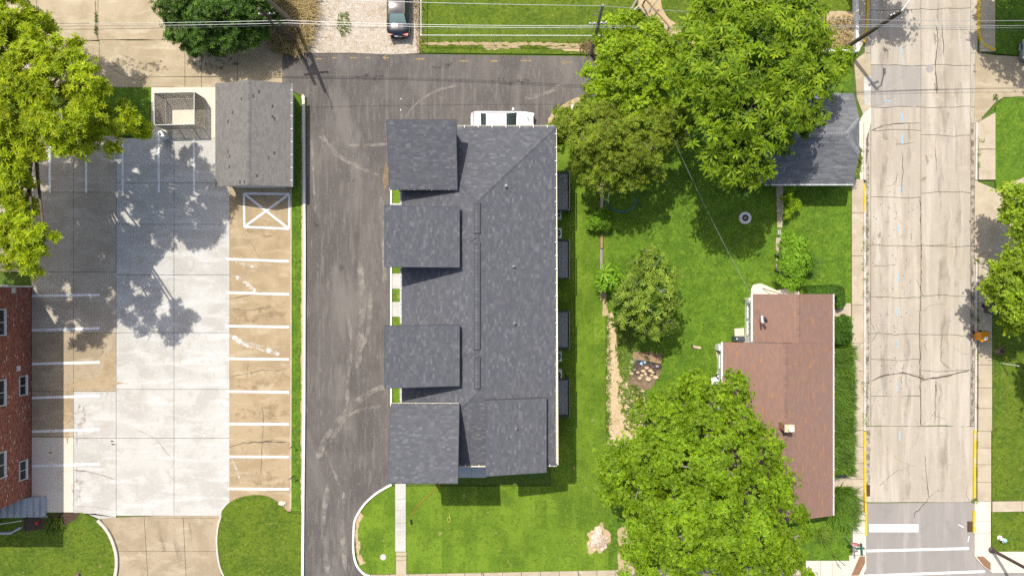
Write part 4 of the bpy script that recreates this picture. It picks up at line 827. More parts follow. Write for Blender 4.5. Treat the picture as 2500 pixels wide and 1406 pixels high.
# ------------------------------------------------------------------ vehicles
def car(name, label, paint, loc, heading, L=4.8, W=1.85, rw=(-1.5, -.9), ws=(.3, 1.05), zr=1.43, boxy=False, rear_glass='car_glass', group=None):
    T = thing(name, label, 'car', (0, 0, 0), group); h = L/2; w = W/2
    e = .9 if boxy else .72
    S = [(-h, w*e*.93, .74), (-h+.05, w*e, .86), (-h+.18, w*(.95 if boxy else .9), .97), (-h+.5, w*.99, 1.0), (rw[0], w, .99), (-.4, w, .95), (.5, w, .94), (ws[1], w*.99, .95), (h-.55, w*.97, .87), (h-.2, w*(.92 if boxy else .86), .8), (h-.05, w*e*.97, .7), (h, w*e*.9, .58)]
    m = MB(); prof = lambda x, ww, zt: [(x, 0, zt+.025), (x, ww*.45, zt+.018), (x, ww*.78, zt), (x, ww*.93, zt-.06), (x, ww, zt-.2), (x, ww*.985, .45), (x, ww*.95, .22), (x, 0, .2)]
    vs_ = []; n = 8
    for s in S:
        P = prof(*s); vs_ += P+[(p[0], -p[1], p[2]) for p in P]
    fs = []
    for i in range(len(S)-1):
        for k in range(n-1):
            b0, b1 = i*2*n, (i+1)*2*n
            fs.append((b0+k, b0+k+1, b1+k+1, b1+k)); fs.append((b0+n+k+1, b0+n+k, b1+n+k, b1+n+k+1))
    for i in (0, len(S)-1):
        fs.append(tuple(i*2*n+k for k in range(n))); fs.append(tuple(i*2*n+n+k for k in range(n)))
    m.add(vs_, fs); body = m.build('body', M[paint], T, smooth=True)
    wb, wr = w*.86, w*.66; zb = .985
    def patch(c4, bulge, nm, mat, nu=6, nv=4):
        a, b, c, d = [Vector(q) for q in c4]; nn = (b-a).cross(d-a).normalized()
        vs2 = []; 
        for j in range(nv+1):
            for i in range(nu+1):
                u, v = i/nu, j/nv; p = (a*(1-u)+b*u)*(1-v)+(d*(1-u)+c*u)*v
                vs2.append(p+nn*bulge*(1-(2*u-1)**2)*(.4+.6*(1-(2*v-1)**2)))
        fs2 = [(j*(nu+1)+i, j*(nu+1)+i+1, (j+1)*(nu+1)+i+1, (j+1)*(nu+1)+i) for j in range(nv) for i in range(nu)]
        q = MB(); q.add(vs2, fs2); return q.build(nm, M[mat], T, smooth=True)
    patch([(rw[1], -wr, zr), (ws[0], -wr, zr), (ws[0], wr, zr), (rw[1], wr, zr)], .05, 'roof', paint)
    patch([(rw[0], -wb*.9, zb), (rw[1], -wr*.97, zr), (rw[1], wr*.97, zr), (rw[0], wb*.9, zb)], .03, 'rear_window', rear_glass)
    patch([(ws[0], -wr*.97, zr), (ws[1], -wb*.96, zb-.03), (ws[1], wb*.96, zb-.03), (ws[0], wr*.97, zr)], .04, 'windshield', 'car_glass')
    for s in (1, -1):
        q = [(rw[0]+.15, -s*wb, zb), (ws[1]-.05, -s*wb, zb-.03), (ws[0], -s*wr, zr), (rw[1], -s*wr, zr)]
        if s < 0: q = [q[1], q[0], q[3], q[2]]
        patch(q, .02, 'side_window', 'car_glass')
        MB().tube([(rw[0]-.02, s*wb*.93, zb+.01), (rw[1], s*wr*.99, zr+.012), (ws[0], s*wr*.99, zr+.012), (ws[1]+.02, s*wb*.98, zb-.01)], .035, 6).build('pillar', M[paint], T)
        q = MB(); q.obox((ws[1]-.3, s*(w+.09), 1.0), (.14, .2, .13), -s*.2); q.build('mirror', M[paint], T)
        q = MB(); q.obox((-h+.13, s*w*.66, .72 if boxy else .86), (.2, w*.42, .12), s*.32); q.build('tail_light', M['tail_red'], T)
        q = MB(); q.obox((h-.14, s*w*.68, .7), (.24, w*.36, .12), -s*.35); q.build('headlight', M['head_clear'], T)
        for xx in (-h+.95, h-.9):
            q = MB(); q.tube([(xx, s*(w-.2), .33), (xx, s*(w+.012), .33)], .33, 18); wh = q.build('wheel', M['rubber'], T)
            q = MB(); q.tube([(xx, s*(w+.005), .33), (xx, s*(w+.022), .33)], .2, 14); q.build('rim', M['chrome'], wh)
    seam = MB(); z = 1.03
    seam.box(rw[0]-.06, rw[0]-.045, -w*.74, w*.74, .9, 1.022); seam.build('trunk_seam', M['black_plastic'], T)
    q = MB(); q.box(-h-.012, -h+.02, -.26, .26, .6, .72); q.build('licence_plate', M['sign_white'], T)
    q = MB(); q.box(-h-.02, -h+.14, -w*.66, w*.66, .3, .5); q.build('rear_bumper', M['black_plastic'], T)
    T.location = loc; T.rotation_euler = (0, 0, heading); return T
car('parked_car', 'black sedan parked on the pale gravel lot', 'car_black', G(976, 26, .045), math.pi/2, rear_glass='car_glass_pale', rw=(-1.5, -.85))
wc = car('parked_car', 'white coupe parked on the asphalt behind the townhouse block', 'car_white', G(1227, 307, .03), 0, L=5.05, W=1.95, rw=(-1.75, -1.28), ws=(.32, 1.15), zr=1.4, boxy=True)
q = MB(); q.box(-2.38, -2.3, -.85, .85, .9, 1.0); o = q.build('spoiler_gap', M['black_plastic'], None); o.parent = wc
q = MB(); q.tube([(1.35,.72,.955),(1.6,.5,.955),(2.0,.44,.92)], .012, 5); o = q.build('hood_crease', M['slat_grey'], None); o.parent = wc
q = MB(); q.obox((2.06,.3,.905), (.06,.3,.04), .45); o = q.build('hood_scoop', M['black_plastic'], None); o.parent = wc
q = MB(); q.lathe((-1.05,.1,1.44), [(.03,0),(.03,.12)], 8); o = q.build('antenna_fin', M['black_plastic'], None); o.parent = wc
car('parked_car', 'grey sedan nosing in at the north-east edge beside the driveway apron', 'car_grey', G(2552, 128, .07), math.pi, L=4.7)

# ------------------------------------------------------------------ poles and wires
def pole(label, base, top, r0, r1, mat, arms=(), name='utility_pole', extra=None):
    T = thing(name, label, 'utility pole', base); MB().tube([(base[0], base[1], base[2]-.3), top], [r0, r1], 12).build('shaft', M[mat], T)
    a, b = Vector(base), Vector(top)
    for (t, L, ang) in arms:
        p = a+(b-a)*t; MB().obox(p+Vector((0, .14, 0)), (L, .1, .12), ang).build('crossarm', M[mat], T)
        d = Vector((math.cos(ang), math.sin(ang), 0))
        for q in (-.45, -.2, .2, .45): MB().lathe(tuple(p+Vector((0, .14, .06))+d*(L*q)), [(.03,0),(.055,.05),(.03,.1),(.05,.14),(.02,.17)], 8).build('insulator', M['white_plastic'], T)
    return T
pA = pole('tall pale wooden utility pole leaning out of the dry weeds', G(735, 74), (*G(703, 74)[:2], 10.6), .17, .12, 'wood_pole', ((.72, 1.6, 0.05),))
MB().lathe((G(712,70)[0]-.3, G(712,70)[1]+.15, 6.9), [(.2,0),(.24,.05),(.24,.8),(.2,.86)], 14).build('transformer', M['galvanised'], pA)
MB().tube([G(706, 74, 9.6), (G(706,74)[0]+.5, G(706,74)[1]-1.0, 10.1), (G(706,74)[0]+.6, G(706,74)[1]-1.7, 10.15)], .035, 6).build('lamp_arm', M['galvanised'], pA)
pB = pole('shorter dark wooden utility pole beside the pale leaning pole', G(728, 107), (*G(709, 107)[:2], 7.0), .15, .12, 'wood_pole_dark', ((.8, 1.2, 0.05),))
pC = pole('grey wooden utility pole at the chain link fence corner by the trees', G(1443, 131), (*G(1435, 127)[:2], 9.2), .16, .1, 'wood_grey', ((.62, 1.3, .05),))
MB().tube([(G(1437,128)[0]-.35+.28*math.cos(t), G(1437,128)[1]+.1, 7.6+.38*math.sin(t)) for t in np.linspace(0, 6.28, 20)], .025, 5).build('coiled_cable', M['wire_dark'], pC)
pD = pole('dark wooden utility pole with a white lamp arm leaning over the street', G(2062, 119), (*G(2078, 116)[:2], 7.2), .17, .12, 'wood_pole_dark', ((.9, .9, .4),))
t = Vector((*G(2078,116)[:2], 7.1)); MB().tube([t, t+Vector((.25,.5,.5)), t+Vector((.42,1.6,.75))], .06, 8).build('lamp_arm', M['white_plastic'], pD)
MB().obox(t+Vector((.44,1.75,.74)), (.22,.5,.12), 0).build('lamp_head', M['white_plastic'], pD)
for k in range(3): MB().lathe(tuple(t+Vector((.1+.1*k,-.25,-.9+.2*k))), [(.04,0),(.06,.06),(.03,.14)], 8).build('insulator', M['white_plastic'], pD)
pE = pole('brown steel street lamp pole at the south-east street corner', G(2418, 1340), G(2421, 1340, 8.5), .13, .11, 'steel_brown', name='street_lamp_pole')
pE['category'] = 'lamp pole'
MB().lathe(G(2418,1340,.1), [(.26,0),(.26,.12),(.16,.2)], 12).build('base_collar', M['steel_brown'], pE)
def wire(label, pts, r=.017, sag=.35, mat='wire', cat='wire', grp='overhead wires along the alley', name='overhead_wire'):
    P = []
    for a, b in zip(pts[:-1], pts[1:]):
        a, b = Vector(a), Vector(b); n = 22
        for i in range(n): u = i/n; p = a.lerp(b, u); p.z -= sag*4*u*(1-u); P.append(p)
    P.append(Vector(pts[-1])); o = MB().tube(P, r, 6).build(name, M[mat], origin=tuple(P[0]))
    return tag(o, label, cat, grp)
wire('northernmost of the three low wires above the alley', [A(-250,56,5.4), A(700,50.5,5.5), A(1449,63,6.1), A(2135,61,6.5), A(2800,57,6.2)])
wire('middle of the three low wires above the alley', [A(-250,63,5.2), A(700,57,5.2), A(1449,67,5.8), A(2140,65,6.3), A(2800,63,6.0)])
wire('southernmost of the three low wires above the alley', [A(-250,73,5.0), A(700,62,4.9), A(1449,72,5.5), A(2140,68,6.1), A(2800,72,5.8)], mat='wire_dark', r=.014)
wire('single high wire strung from the fence corner pole across the meadow lawn', [A(500,-12,10.2), A(1466,15,9.1), A(2150,50,7.0), A(2800,46,7.0)], sag=.25)
wire('thin pale cable sloping from the trees to the brown roofed house', [A(1640,330,6.4), A(1836,722,3.2)], r=.011, sag=.5, grp=None)

# ------------------------------------------------------------------ fences and enclosure
def chain(p0, p1, z0, z1, s=.11, w=.008):
    p0, p1 = Vector((*p0[:2], 0)), Vector((*p1[:2], 0)); L = (p1-p0).length; d = (p1-p0)/L; H = z1-z0; V_ = []; F_ = []
    for sg in (1, -1):
        for c in np.arange(-H, L, s):
            a0, a1 = c, c+H; t0 = max(0, -a0/H); t1 = min(1, (L-a0)/H)
            if t1 <= t0: continue
            pts = []
            for t in (t0, t1):
                zz = z0+H*t if sg > 0 else z1-H*t; pts.append((a0+H*t, zz))
            k = len(V_)
            for (a_, z_) in pts:
                V_ += [tuple(p0+d*(a_-w*.7)+Vector((0, 0, z_))), tuple(p0+d*(a_+w*.7)+Vector((0, 0, z_)))]
            F_.append((k, k+1, k+3, k+2))
    m = MB(); m.add(V_, F_); return m
CF = thing('chain_link_fence', 'galvanised chain link fence round the meadow lawn north of the alley', 'fence', G(1033, 101))
H_ = 1.3; run = [(1033,-70),(1033,101),(1118,101),(1202,101),(1287,101),(1385,101),(1476,102)]
for p in run+[(1033,20)]: MB().tube([G(*p, 0), G(*p, H_+.06)], .035 if p == (1033,101) else .025, 8).build('post', M['galvanised'], CF)
MB().tube([G(1033,-70,H_), G(1033,101,H_)], .028, 6).build('top_rail', M['rail_pale'], CF); MB().tube([G(1033,101,H_), G(1476,102,H_)], .028, 6).build('top_rail', M['rail_pale'], CF)
chain(G(1033,-70), G(1033,101), .08, H_).build('wire_mesh', M['chain_link'], CF, kind='stuff'); chain(G(1033,101), G(1476,102), .08, H_).build('wire_mesh', M['chain_link'], CF, kind='stuff')
EN = thing('refuse_enclosure', 'square chain link refuse enclosure with grey slats beside the garage', 'enclosure', G(452, 281))
q = [(405,243),(500,241),(500,317),(406,319)]; ch_ = 1.85
cor = [q[0], (452,242), q[1], q[2], (476,317.5), (440,318), q[3]]
for p in cor: MB().tube([G(*p, .03), G(*p, ch_+.03)], .03, 8).build('post', M['galvanised'], EN)
for i in range(4):
    a, b = q[i], q[(i+1) % 4]
    MB().tube([G(*a, ch_), G(*b, ch_)], .028, 6).build('top_rail', M['rail_pale'], EN); MB().tube([G(*a, .12), G(*b, .12)], .022, 6).build('bottom_rail', M['rail_pale'], EN)
    chain(G(*a), G(*b), .12, ch_, s=.1).build('wire_mesh', M['chain_link'], EN, kind='stuff')
    L = math.dist(a, b)/PX; n = int(L/.1); m = MB(); ang = math.atan2(G(*b)[1]-G(*a)[1], G(*b)[0]-G(*a)[0])
    for k in range(n):
        t = (k+.5)/n; m.obox(G(a[0]+(b[0]-a[0])*t, a[1]+(b[1]-a[1])*t, 1.0), (.075, .008, 1.7), ang+random.uniform(-.05, .05))
    m.build('slats', M['slat_grey'], EN, kind='stuff')
UB = thing('utility_box', 'white metal utility box at the head of a parking line by the enclosure', 'box', G(408, 335))
c = G(406, 335); MB().obox((c[0], c[1], .5), (.52, .48, .95), .3).build('case', M['ac_case'], UB); MB().obox((c[0], c[1], 1.0), (.56, .52, .05), .3).build('lid', M['white_plastic'], UB)
MB().obox((c[0]+.02, c[1]+.02, 1.027), (.13, .24, .012), .5).build('emblem', M['black_plastic'], UB)
WT = thing('wooden_trellis', 'weathered wooden beam frame standing on bare soil north of the trees', 'trellis', G(1570, 30))
for a, b, z, w, mt in (((1528,42),(1560,-8),1.2,.16,'wood_grey'),((1548,26),(1574,-2),1.35,.1,'timber_pale'),((1574,-4),(1640,72),1.5,.1,'timber'),((1580,34),(1606,0),1.0,.08,'wood_grey'),((1590,14),(1586,34),.9,.07,'wood_grey')):
    p, p2 = Vector(A(*a, z)), Vector(A(*b, z)); MB().obox((p+p2)/2, ((p2-p).length, w, .12), math.atan2(p2.y-p.y, p2.x-p.x)).build('beam', M[mt], WT)
for x, y in ((1530,40),(1558,-4),(1575,0),(1636,66)):
    p = A(x, y, 1.2); MB().box(p[0]-.05, p[0]+.05, p[1]-.05, p[1]+.05, 0, 1.3).build('post', M['wood_grey'], WT)
LW = tag(rb([(2083,-120),(2085,60),(2086.5,129),(2076,132),(2040,130),(2000,128)], 7, -.1, .55).build('low_wall', M['block_white'], origin=G(2083,100)), 'low white concrete wall round the corner yard beside the street', 'wall')

# ------------------------------------------------------------------ signs
def sign_post(label, base, h, panel, ang, mat='galvanised', name='sign_post', pm='sign_white', tilt=0., group=None):
    b = G(*base, 0); T = thing(name, label, 'sign', b, group); MB().tube([(b[0], b[1], 0), (b[0], b[1], h)], .028, 6).build('post', M[mat], T)
    MB().obox((b[0]+.03*math.sin(ang), b[1]-.03*math.cos(ang), h-panel[1]/2-.02), (panel[0], .015, panel[1]), ang, (tilt, 0)).build('panel', M[pm], T); return T
sign_post('sign post on the south sidewalk edge nearest the big tree', (1410,1392), 2.3, (.3,.45), .9, pm='galvanised')
sign_post('short sign post at the south sidewalk in front of the front lawn', (1176,1395), 1.5, (.3,.4), .6, pm='galvanised')
sign_post('sign post standing on the pale corner sidewalk west of the street', (2030,1352), 2.3, (.55,.4), -.75, pm='timber_pale', mat='steel_brown')
sign_post('black sign post on the oval lawn by the asphalt lane', (692,1402), 1.6, (.6,.3), .7, pm='black_plastic', mat='black_plastic')
sign_post('small black stake sign in the grass strip, the northern of two', (718,1086), 1.0, (.3,.22), .5, pm='black_plastic', mat='black_plastic')
sign_post('small black stake sign in the grass strip, the southern of two', (718,1160), 1.0, (.3,.22), .4, pm='black_plastic', mat='black_plastic')
wp = sign_post('slim white post standing in the east lawn near the street', (2441,886), 2.1, (.08,.1), 0, mat='white_plastic', pm='white_plastic', name='marker_post')
SS = thing('stop_sign', 'red stop sign with two green street name blades at the corner', 'stop sign', G(2061,1309))
b = G(2061,1309); MB().tube([(b[0],b[1],0),(b[0],b[1],2.95)], .035, 8).build('post', M['galvanised'], SS)
sc = Vector((b[0], b[1]+.06, 1.95)); m = MB(); R = .38; tl = .06
def octo(R, y):
    return [Vector((R*math.cos(math.pi/8+k*math.pi/4), y, R*math.sin(math.pi/8+k*math.pi/4))) for k in range(8)]
RX = Matrix.Rotation(tl, 3, 'X')
def plate(R, y0, y1, nm, mt, par):
    a_ = [sc+RX @ p for p in octo(R, y0)]; b_ = [sc+RX @ p for p in octo(R, y1)]
    return MB().add(a_+b_, [tuple(range(8)), tuple(range(15, 7, -1))]+[(i, i+8, (i+1) % 8+8, (i+1) % 8) for i in range(8)]).build(nm, M[mt], par)
pl = plate(.385, 0, .012, 'border', 'sign_white', SS); plate(.35, .012, .02, 'face', 'red', SS)
cu = bpy.data.curves.new('lettering', 'FONT'); cu.body = 'STOP'; cu.size = .3; cu.align_x = 'CENTER'; cu.align_y = 'CENTER'; cu.extrude = .003
tmp = bpy.data.objects.new('lettering', cu); C.objects.link(tmp); bpy.context.view_layer.update()
me = bpy.data.meshes.new_from_object(tmp.evaluated_get(bpy.context.evaluated_depsgraph_get())); bpy.data.objects.remove(tmp)
lt = mesh_obj('lettering', me, M['sign_white'], SS); off = RX @ Vector((0, .026, 0))
lt.matrix_local = Matrix.Translation(sc+off-Vector(SS.location)) @ RX.to_4x4() @ Matrix.Rotation(math.pi, 4, 'Z') @ Matrix.Rotation(math.pi/2, 4, 'X') @ Matrix.Diagonal((.95, 1.15, 1, 1))
MB().obox((b[0], b[1], 2.75), (.06, .95, .2), 0.05, (0, .2)).build('name_blade', M['sign_green'], SS); MB().obox((b[0]+.02, b[1]-.02, 2.5), (.7, .06, .2), 0.05, (.2, 0)).build('name_blade', M['sign_green'], SS)

# ------------------------------------------------------------------ street furniture
HY = thing('fire_hydrant', 'white fire hydrant with pale blue bonnet on the south-east lawn', 'hydrant', G(2438,1311))
b = G(2438,1311,.1); MB().lathe(b, [(.2,0),(.2,.05),(.13,.08),(.12,.5),(.16,.52),(.16,.57)], 14).build('barrel', M['white_plastic'], HY, smooth=False)
MB().lathe(b, [(.15,.57),(.14,.68),(.08,.75),(.04,.76),(.04,.82)], 14).build('bonnet', M['hydrant_blue'], HY)
for a in (0, math.pi, -math.pi/2): MB().tube([(b[0], b[1], b[2]+.42), (b[0]+.23*math.cos(a), b[1]+.23*math.sin(a), b[2]+.42)], .07, 10).build('outlet', M['white_plastic'], HY)
def bin_(label, x, y, mat, rz=0, lbl=True, name='wheeled_bin'):
    T = thing(name, label, 'bin', (0, 0, 0)); m = MB()
    m.add([(-.24,-.26,.12),(.24,-.26,.12),(.24,.26,.12),(-.24,.26,.12),(-.31,-.36,1.0),(.31,-.36,1.0),(.31,.36,1.0),(-.31,.36,1.0)], [(3,2,1,0),(4,5,6,7),(0,1,5,4),(1,2,6,5),(2,3,7,6),(3,0,4,7)]); m.build('body', M[mat], T)
    ld = MB().obox((0, -.01, 1.04), (.68, .78, .07), 0, (.05, 0)).build('lid', M[mat], T)
    MB().obox((0, .02, 1.082), (.46, .4, .02), 0, (.05, 0)).build('lid_panel', M[mat], ld)
    if lbl: MB().obox((.02, -.16, 1.096), (.3, .26, .008), 0, (.05, 0)).build('label_sticker', M['sign_white'], ld)
    MB().tube([(-.28, .42, 1.0), (.28, .42, 1.0)], .022, 6).build('handle', M['black_plastic'], T)
    for s in (-.28, .28): MB().tube([(s-.03, .3, .13), (s+.03, .3, .13)], .13, 12).build('wheel', M['rubber'], T)
    T.location = G(x, y, .12); T.rotation_euler = (0, 0, rz); return T
bin_('orange wheeled bin with a white label on the east sidewalk', 2381, 819, 'bin_orange', .06)
bin_('dark grey wheeled bin half hidden under the tree by the east sidewalk', 2404, 754, 'bin_grey', .1, False)
ST = thing('tree_stump', 'round brown tree stump in the east lawn by the sidewalk', 'stump', G(2438,856)); b = G(2438,856,.09)
MB().lathe(b, [(.33,0),(.28,.12),(.26,.3),(.24,.32)], 14).build('wood', M['stump'], ST); MB().lathe(b, [(.2,.3),(.19,.335)], 14).build('cut_face', M['mulch'], ST)
S2 = thing('tree_stump', 'small tree stump in the west lawn at the south edge', 'stump', G(193,1401)); MB().lathe(G(193,1401,.08), [(.22,0),(.18,.1),(.17,.2)], 12).build('wood', M['stump'], S2)
def grate(label, x, y, w, h):
    T = thing('storm_drain', label, 'drain', G(x, y, .003)); c = G(x, y, .006); W_, H2 = w/PX, h/PX
    MB().box(c[0]-W_/2, c[0]+W_/2, c[1]-H2/2, c[1]+H2/2, -.05, .008).build('pit', M['rubber'], T)
    m = MB(); t = .035
    m.box(c[0]-W_/2, c[0]-W_/2+t, c[1]-H2/2, c[1]+H2/2, 0, .02); m.box(c[0]+W_/2-t, c[0]+W_/2, c[1]-H2/2, c[1]+H2/2, 0, .02); m.box(c[0]-t/2, c[0]+t/2, c[1]-H2/2, c[1]+H2/2, 0, .0195); m.build('frame', M['grate'], T)
    n = 9
    for k in range(n): yy = c[1]-H2/2+H2*(k+.5)/n; MB().box(c[0]-W_/2+t, c[0]+W_/2-t, yy-.025, yy+.025, 0, .018).build('bar', M['grate'], T)
grate('rusty storm drain grate at the west kerb of the street', 2118.5, 1197, 11, 28); grate('rusty storm drain grate at the east kerb of the crossing', 2368, 1285, 14, 26)
CR = thing('access_cover', 'round concrete access cover in the front lawn by the lane', 'cover', G(936,1358)); MB().lathe(G(936,1358,.05), [(.25,0),(.25,.06),(.13,.065)], 18).build('ring', M['concrete_new'], CR); MB().lathe(G(936,1358,.05), [(.12,.05),(.12,.072)], 14).build('lid', M['sidewalk_clean'], CR)
# ------------------------------------------------------------------ yard things
FP = thing('fire_pit', 'round grey concrete fire pit ring on the shaded back lawn', 'fire pit', G(1817,533))
b = G(1817,533,.06); m = MB()
for k in range(12):
    a0, a1 = k*math.pi/6+.02, (k+1)*math.pi/6-.02
    P = [(b[0]+r*math.cos(a), b[1]+r*math.sin(a)) for r, a in ((.49,a0),(.49,(a0+a1)/2),(.49,a1),(.27,a1),(.27,(a0+a1)/2),(.27,a0))]
    MB().prism(P, .05, .3).build('ring_stone', M['block_white'], FP)
MB().lathe(b, [(.27,0),(.27,.06)], 16).build('ash', M['ash'], FP); MB().obox((b[0]-.02, b[1], .2), (.2,.16,.18), .3).build('charred_block', M['stone_grey'], FP)
def cinder(label, x, y, rz):
    T = thing('cinder_block', label, 'cinder block', (0, 0, 0)); m = MB()
    for sy in (-.085, .085): m.box(-.2, .2, sy-.012, sy+.012, 0, .19)
    for sx in (-.185, -.06, .06, .185): m.box(sx-.014, sx+.014, -.073, .073, 0, .188)
    m.build('shell', M['block_white'], T); MB().box(-.17, .17, -.07, .07, 0, .05).build('core_base', M['stone_grey'], T)
    T.location = G(x, y, .1); T.rotation_euler = (0, 0, rz)
cinder('pale cinder block on the yard path, the northern of two', 1900, 568, math.pi/2); cinder('pale cinder block on the yard path, the southern of two', 1898.5, 619, 1.1)
GG = thing('garden_globe', 'white garden globe on a short post beside the leafy shrub', 'globe', G(1902,667)); b = G(1902,667,.1)
MB().lathe(b, [(.07,0),(.06,.5)], 10).build('post', M['galvanised'], GG); MB().lathe(b, [(.08,.45),(.2,.55),(.27,.7),(.27,.82),(.2,.97),(.08,1.05)], 18).build('globe', M['white_plastic'], GG, smooth=True)
for i, (y0, y1, x, mt, lab) in enumerate(((408,455,1468.5,'stone_tan','pale weathered landscape timber under the olive tree'),(456,511,1468,'timber_pale','pale tan landscape timber edging the lawn near the blue hose'),(573,607,1468,'timber','brown landscape timber just south of the small round shrub'),(608,660,1467,'wood_grey','dark weathered landscape timber south of the brown one'))):
    MB().box(G(x-3,0)[0], G(x+3,0)[0], G(0,y1)[1]+.02, G(0,y0)[1]-.02, .02, .3); o = MB().box(G(x-3.2,0)[0], G(x+3.2,0)[0], G(0,y1)[1]+.02, G(0,y0)[1]-.02, .02, .3).build('landscape_timber', M[mt], origin=G(x,(y0+y1)/2)); tag(o, lab, 'timber', 'timbers edging the lawn')
hose = smooth_path([G(1473,465,.1),G(1476,490,.1),G(1490,508,.1),G(1512,517,.1),G(1536,514,.1),G(1550,500,.1),G(1556,482,.1)], 6)
tag(MB().tube(hose, .022, 6).build('garden_hose', M['hose_blue'], origin=G(1500,510)), 'blue garden hose curving over the lawn under the olive tree', 'hose')
tag(MB().tube([G(1486,452,.12), G(1484.5,496,.12)], .045, 8).build('plastic_pipe', M['pipe_teal'], origin=G(1485,475)), 'pale teal plastic pipe lying on the lawn beside the blue hose', 'pipe')
tag(MB().tube(smooth_path([G(1003,1262,.1),G(1010,1246,.1),G(1030,1224,.1),G(1050,1205,.1),G(1075,1180,.1)], 6), .018, 6).build('extension_cord', M['cord_orange'], origin=G(1030,1224)), 'orange extension cord snaking over the front lawn', 'cord')
MB_ = MB().obox(G(1004.5,1272,.14), (.12,.36,.14), .1).build('cord_reel', M['black_plastic'], origin=G(1004.5,1272)); tag(MB_, 'small black box at the end of the orange cord', 'box')
tag(MB().tube([G(1096+4*math.cos(t), 1267+6*math.sin(t), .09) for t in np.linspace(0,6.28,14)]+[G(1096,1250,.09)], .018, 5).build('string_loop', M['cord_yellow'], origin=G(1098,1266)), 'thin yellow loop of string on the front lawn', 'string')
tag(MB().rock(G(690,1227,.05), .55, .6, 3, .3).build('concrete_chunk', M['sidewalk_clean'], origin=G(690,1227)), 'broken concrete chunk at the edge of the oval lawn', 'concrete')
# rubble heap
lg = MB(); p0, p1 = Vector(G(1543,865,.2)), Vector(G(1613,880,.22)); lg.obox((p0+p1)/2, ((p1-p0).length, .5, .32), math.atan2(p1.y-p0.y, p1.x-p0.x)); tag(lg.build('timber_beam', M['timber'], origin=tuple(p0)), 'thick split timber beam lying behind the rubble heap', 'timber')
lg = MB(); lg.obox(Vector(G(1566,876,.2)), (1.4, .18, .3), -.12); tag(lg.build('plank', M['wood_grey'], origin=G(1566,876)), 'grey plank in front of the split timber beam', 'plank')
tag(blob(None, 1570, 895, 36, 20, .1, .16, 'ash', name='ash_heap', seed=3), kind='structure')
for i, (x, y, s, rz, mt) in enumerate(((1543,882,.5,.7,'g'),(1551,877,.35,.6,'g'),(1597,881,.45,.6,'g'),(1587,876,.35,-.2,'t'),(1537,895,.35,1,'g'),(1578,897,.45,.3,'t'),(1586,904,.5,.5,'t'),(1592,908,.4,.2,'t'),(1569,905,.5,.1,'t'),(1575,912,.45,.9,'t'),(1561,922,.5,.2,'t'),(1566,916,.4,.5,'t'),(1582,925,.6,.25,'t'),(1600,921,.55,1.2,'t'),(1541,911,.45,.7,'t'),(1537,904,.3,.2,'t'),(1590,915,.35,.4,'t'),(1578,918,.3,.3,'g'),(1548,902,.3,.3,'g'),(1556,908,.35,.8,'t'),(1603,893,.35,0,'g'))):
    zz = .16 if y < 912 else .08
    o = MB().rock(G(x, y, zz), s*.78, rz, i, .45).build('rubble_stone', M['stone_tan' if mt == 't' else 'stone_grey'], origin=G(x, y, zz))
    tag(o, 'broken tan stone lying loose in the rubble heap' if mt == 't' else 'broken grey stone lying loose in the rubble heap', 'stone', 'stones of the rubble heap')
dr = random.Random(4)
m = MB()
for k in range(150):
    x, y = dr.gauss(1568, 17), dr.gauss(900, 12)
    if k % 2: m.rock(G(x, y, .1), dr.uniform(.06, .18), k, 200+k, .5)
    else: m.obox(G(x, y, .2), (dr.uniform(.2, .7), .03, .03), dr.uniform(0, 3.1), (0, dr.uniform(-.3, .3)))
tag(m.build('rubble_debris', M['stump']), 'brown sticks and crumbs strewn through the rubble heap', 'debris', kind='stuff')
m = MB()
for k in range(7): m.rock((G(1568,884)[0]+random.uniform(-.2,.2), G(1568,884)[1]+random.uniform(-.2,.2), .16), .18, k, 60+k, .5)
tag(m.build('crumpled_sheet', M['hydrant_blue'], origin=G(1568,884)), 'crumpled pale blue plastic sheet on the rubble heap', 'plastic')
# stone heap on the front lawn
def rough_mound(name, c, rx, ry, h, mat, seed):
    r = random.Random(seed); n, k = 22, 6; vs_ = []; fs = []
    for j in range(k):
        t = j/(k-1)
        for i in range(n):
            a = 2*math.pi*i/n; q = (1-t*.9)*(1+.16*math.sin(3*a+seed)+.1*math.sin(7*a))*r.uniform(.88, 1.1)
            vs_.append((c[0]+rx*q*math.cos(a), c[1]+ry*q*math.sin(a), c[2]+h*(math.sin(t*1.57))*r.uniform(.8, 1.15)))
    for j in range(k-1):
        for i in range(n): fs.append((j*n+i, j*n+(i+1) % n, (j+1)*n+(i+1) % n, (j+1)*n+i))
    fs.append(tuple((k-1)*n+i for i in range(n))); return MB().add(vs_, fs).build(name, mat, origin=c)
tag(rough_mound('stone_mound', G(1461,1313,.07), .62, .85, .42, M['stone_pink'], 3), 'pale pinkish rock mound on the front lawn near the big tree', 'rock')
for i, (x, y, s) in enumerate(((1437,1325,.3),(1470,1338,.35),(1478,1334,.25),(1446,1296,.3),(1480,1312,.3),(1452,1340,.22))):
    tag(MB().rock(G(x,y,.07), s, i, 90+i, .5).build('loose_stone', M['stone_pink'], origin=G(x,y,.07)), 'small pale stone lying beside the pinkish rock mound', 'stone', 'stones beside the rock mound')
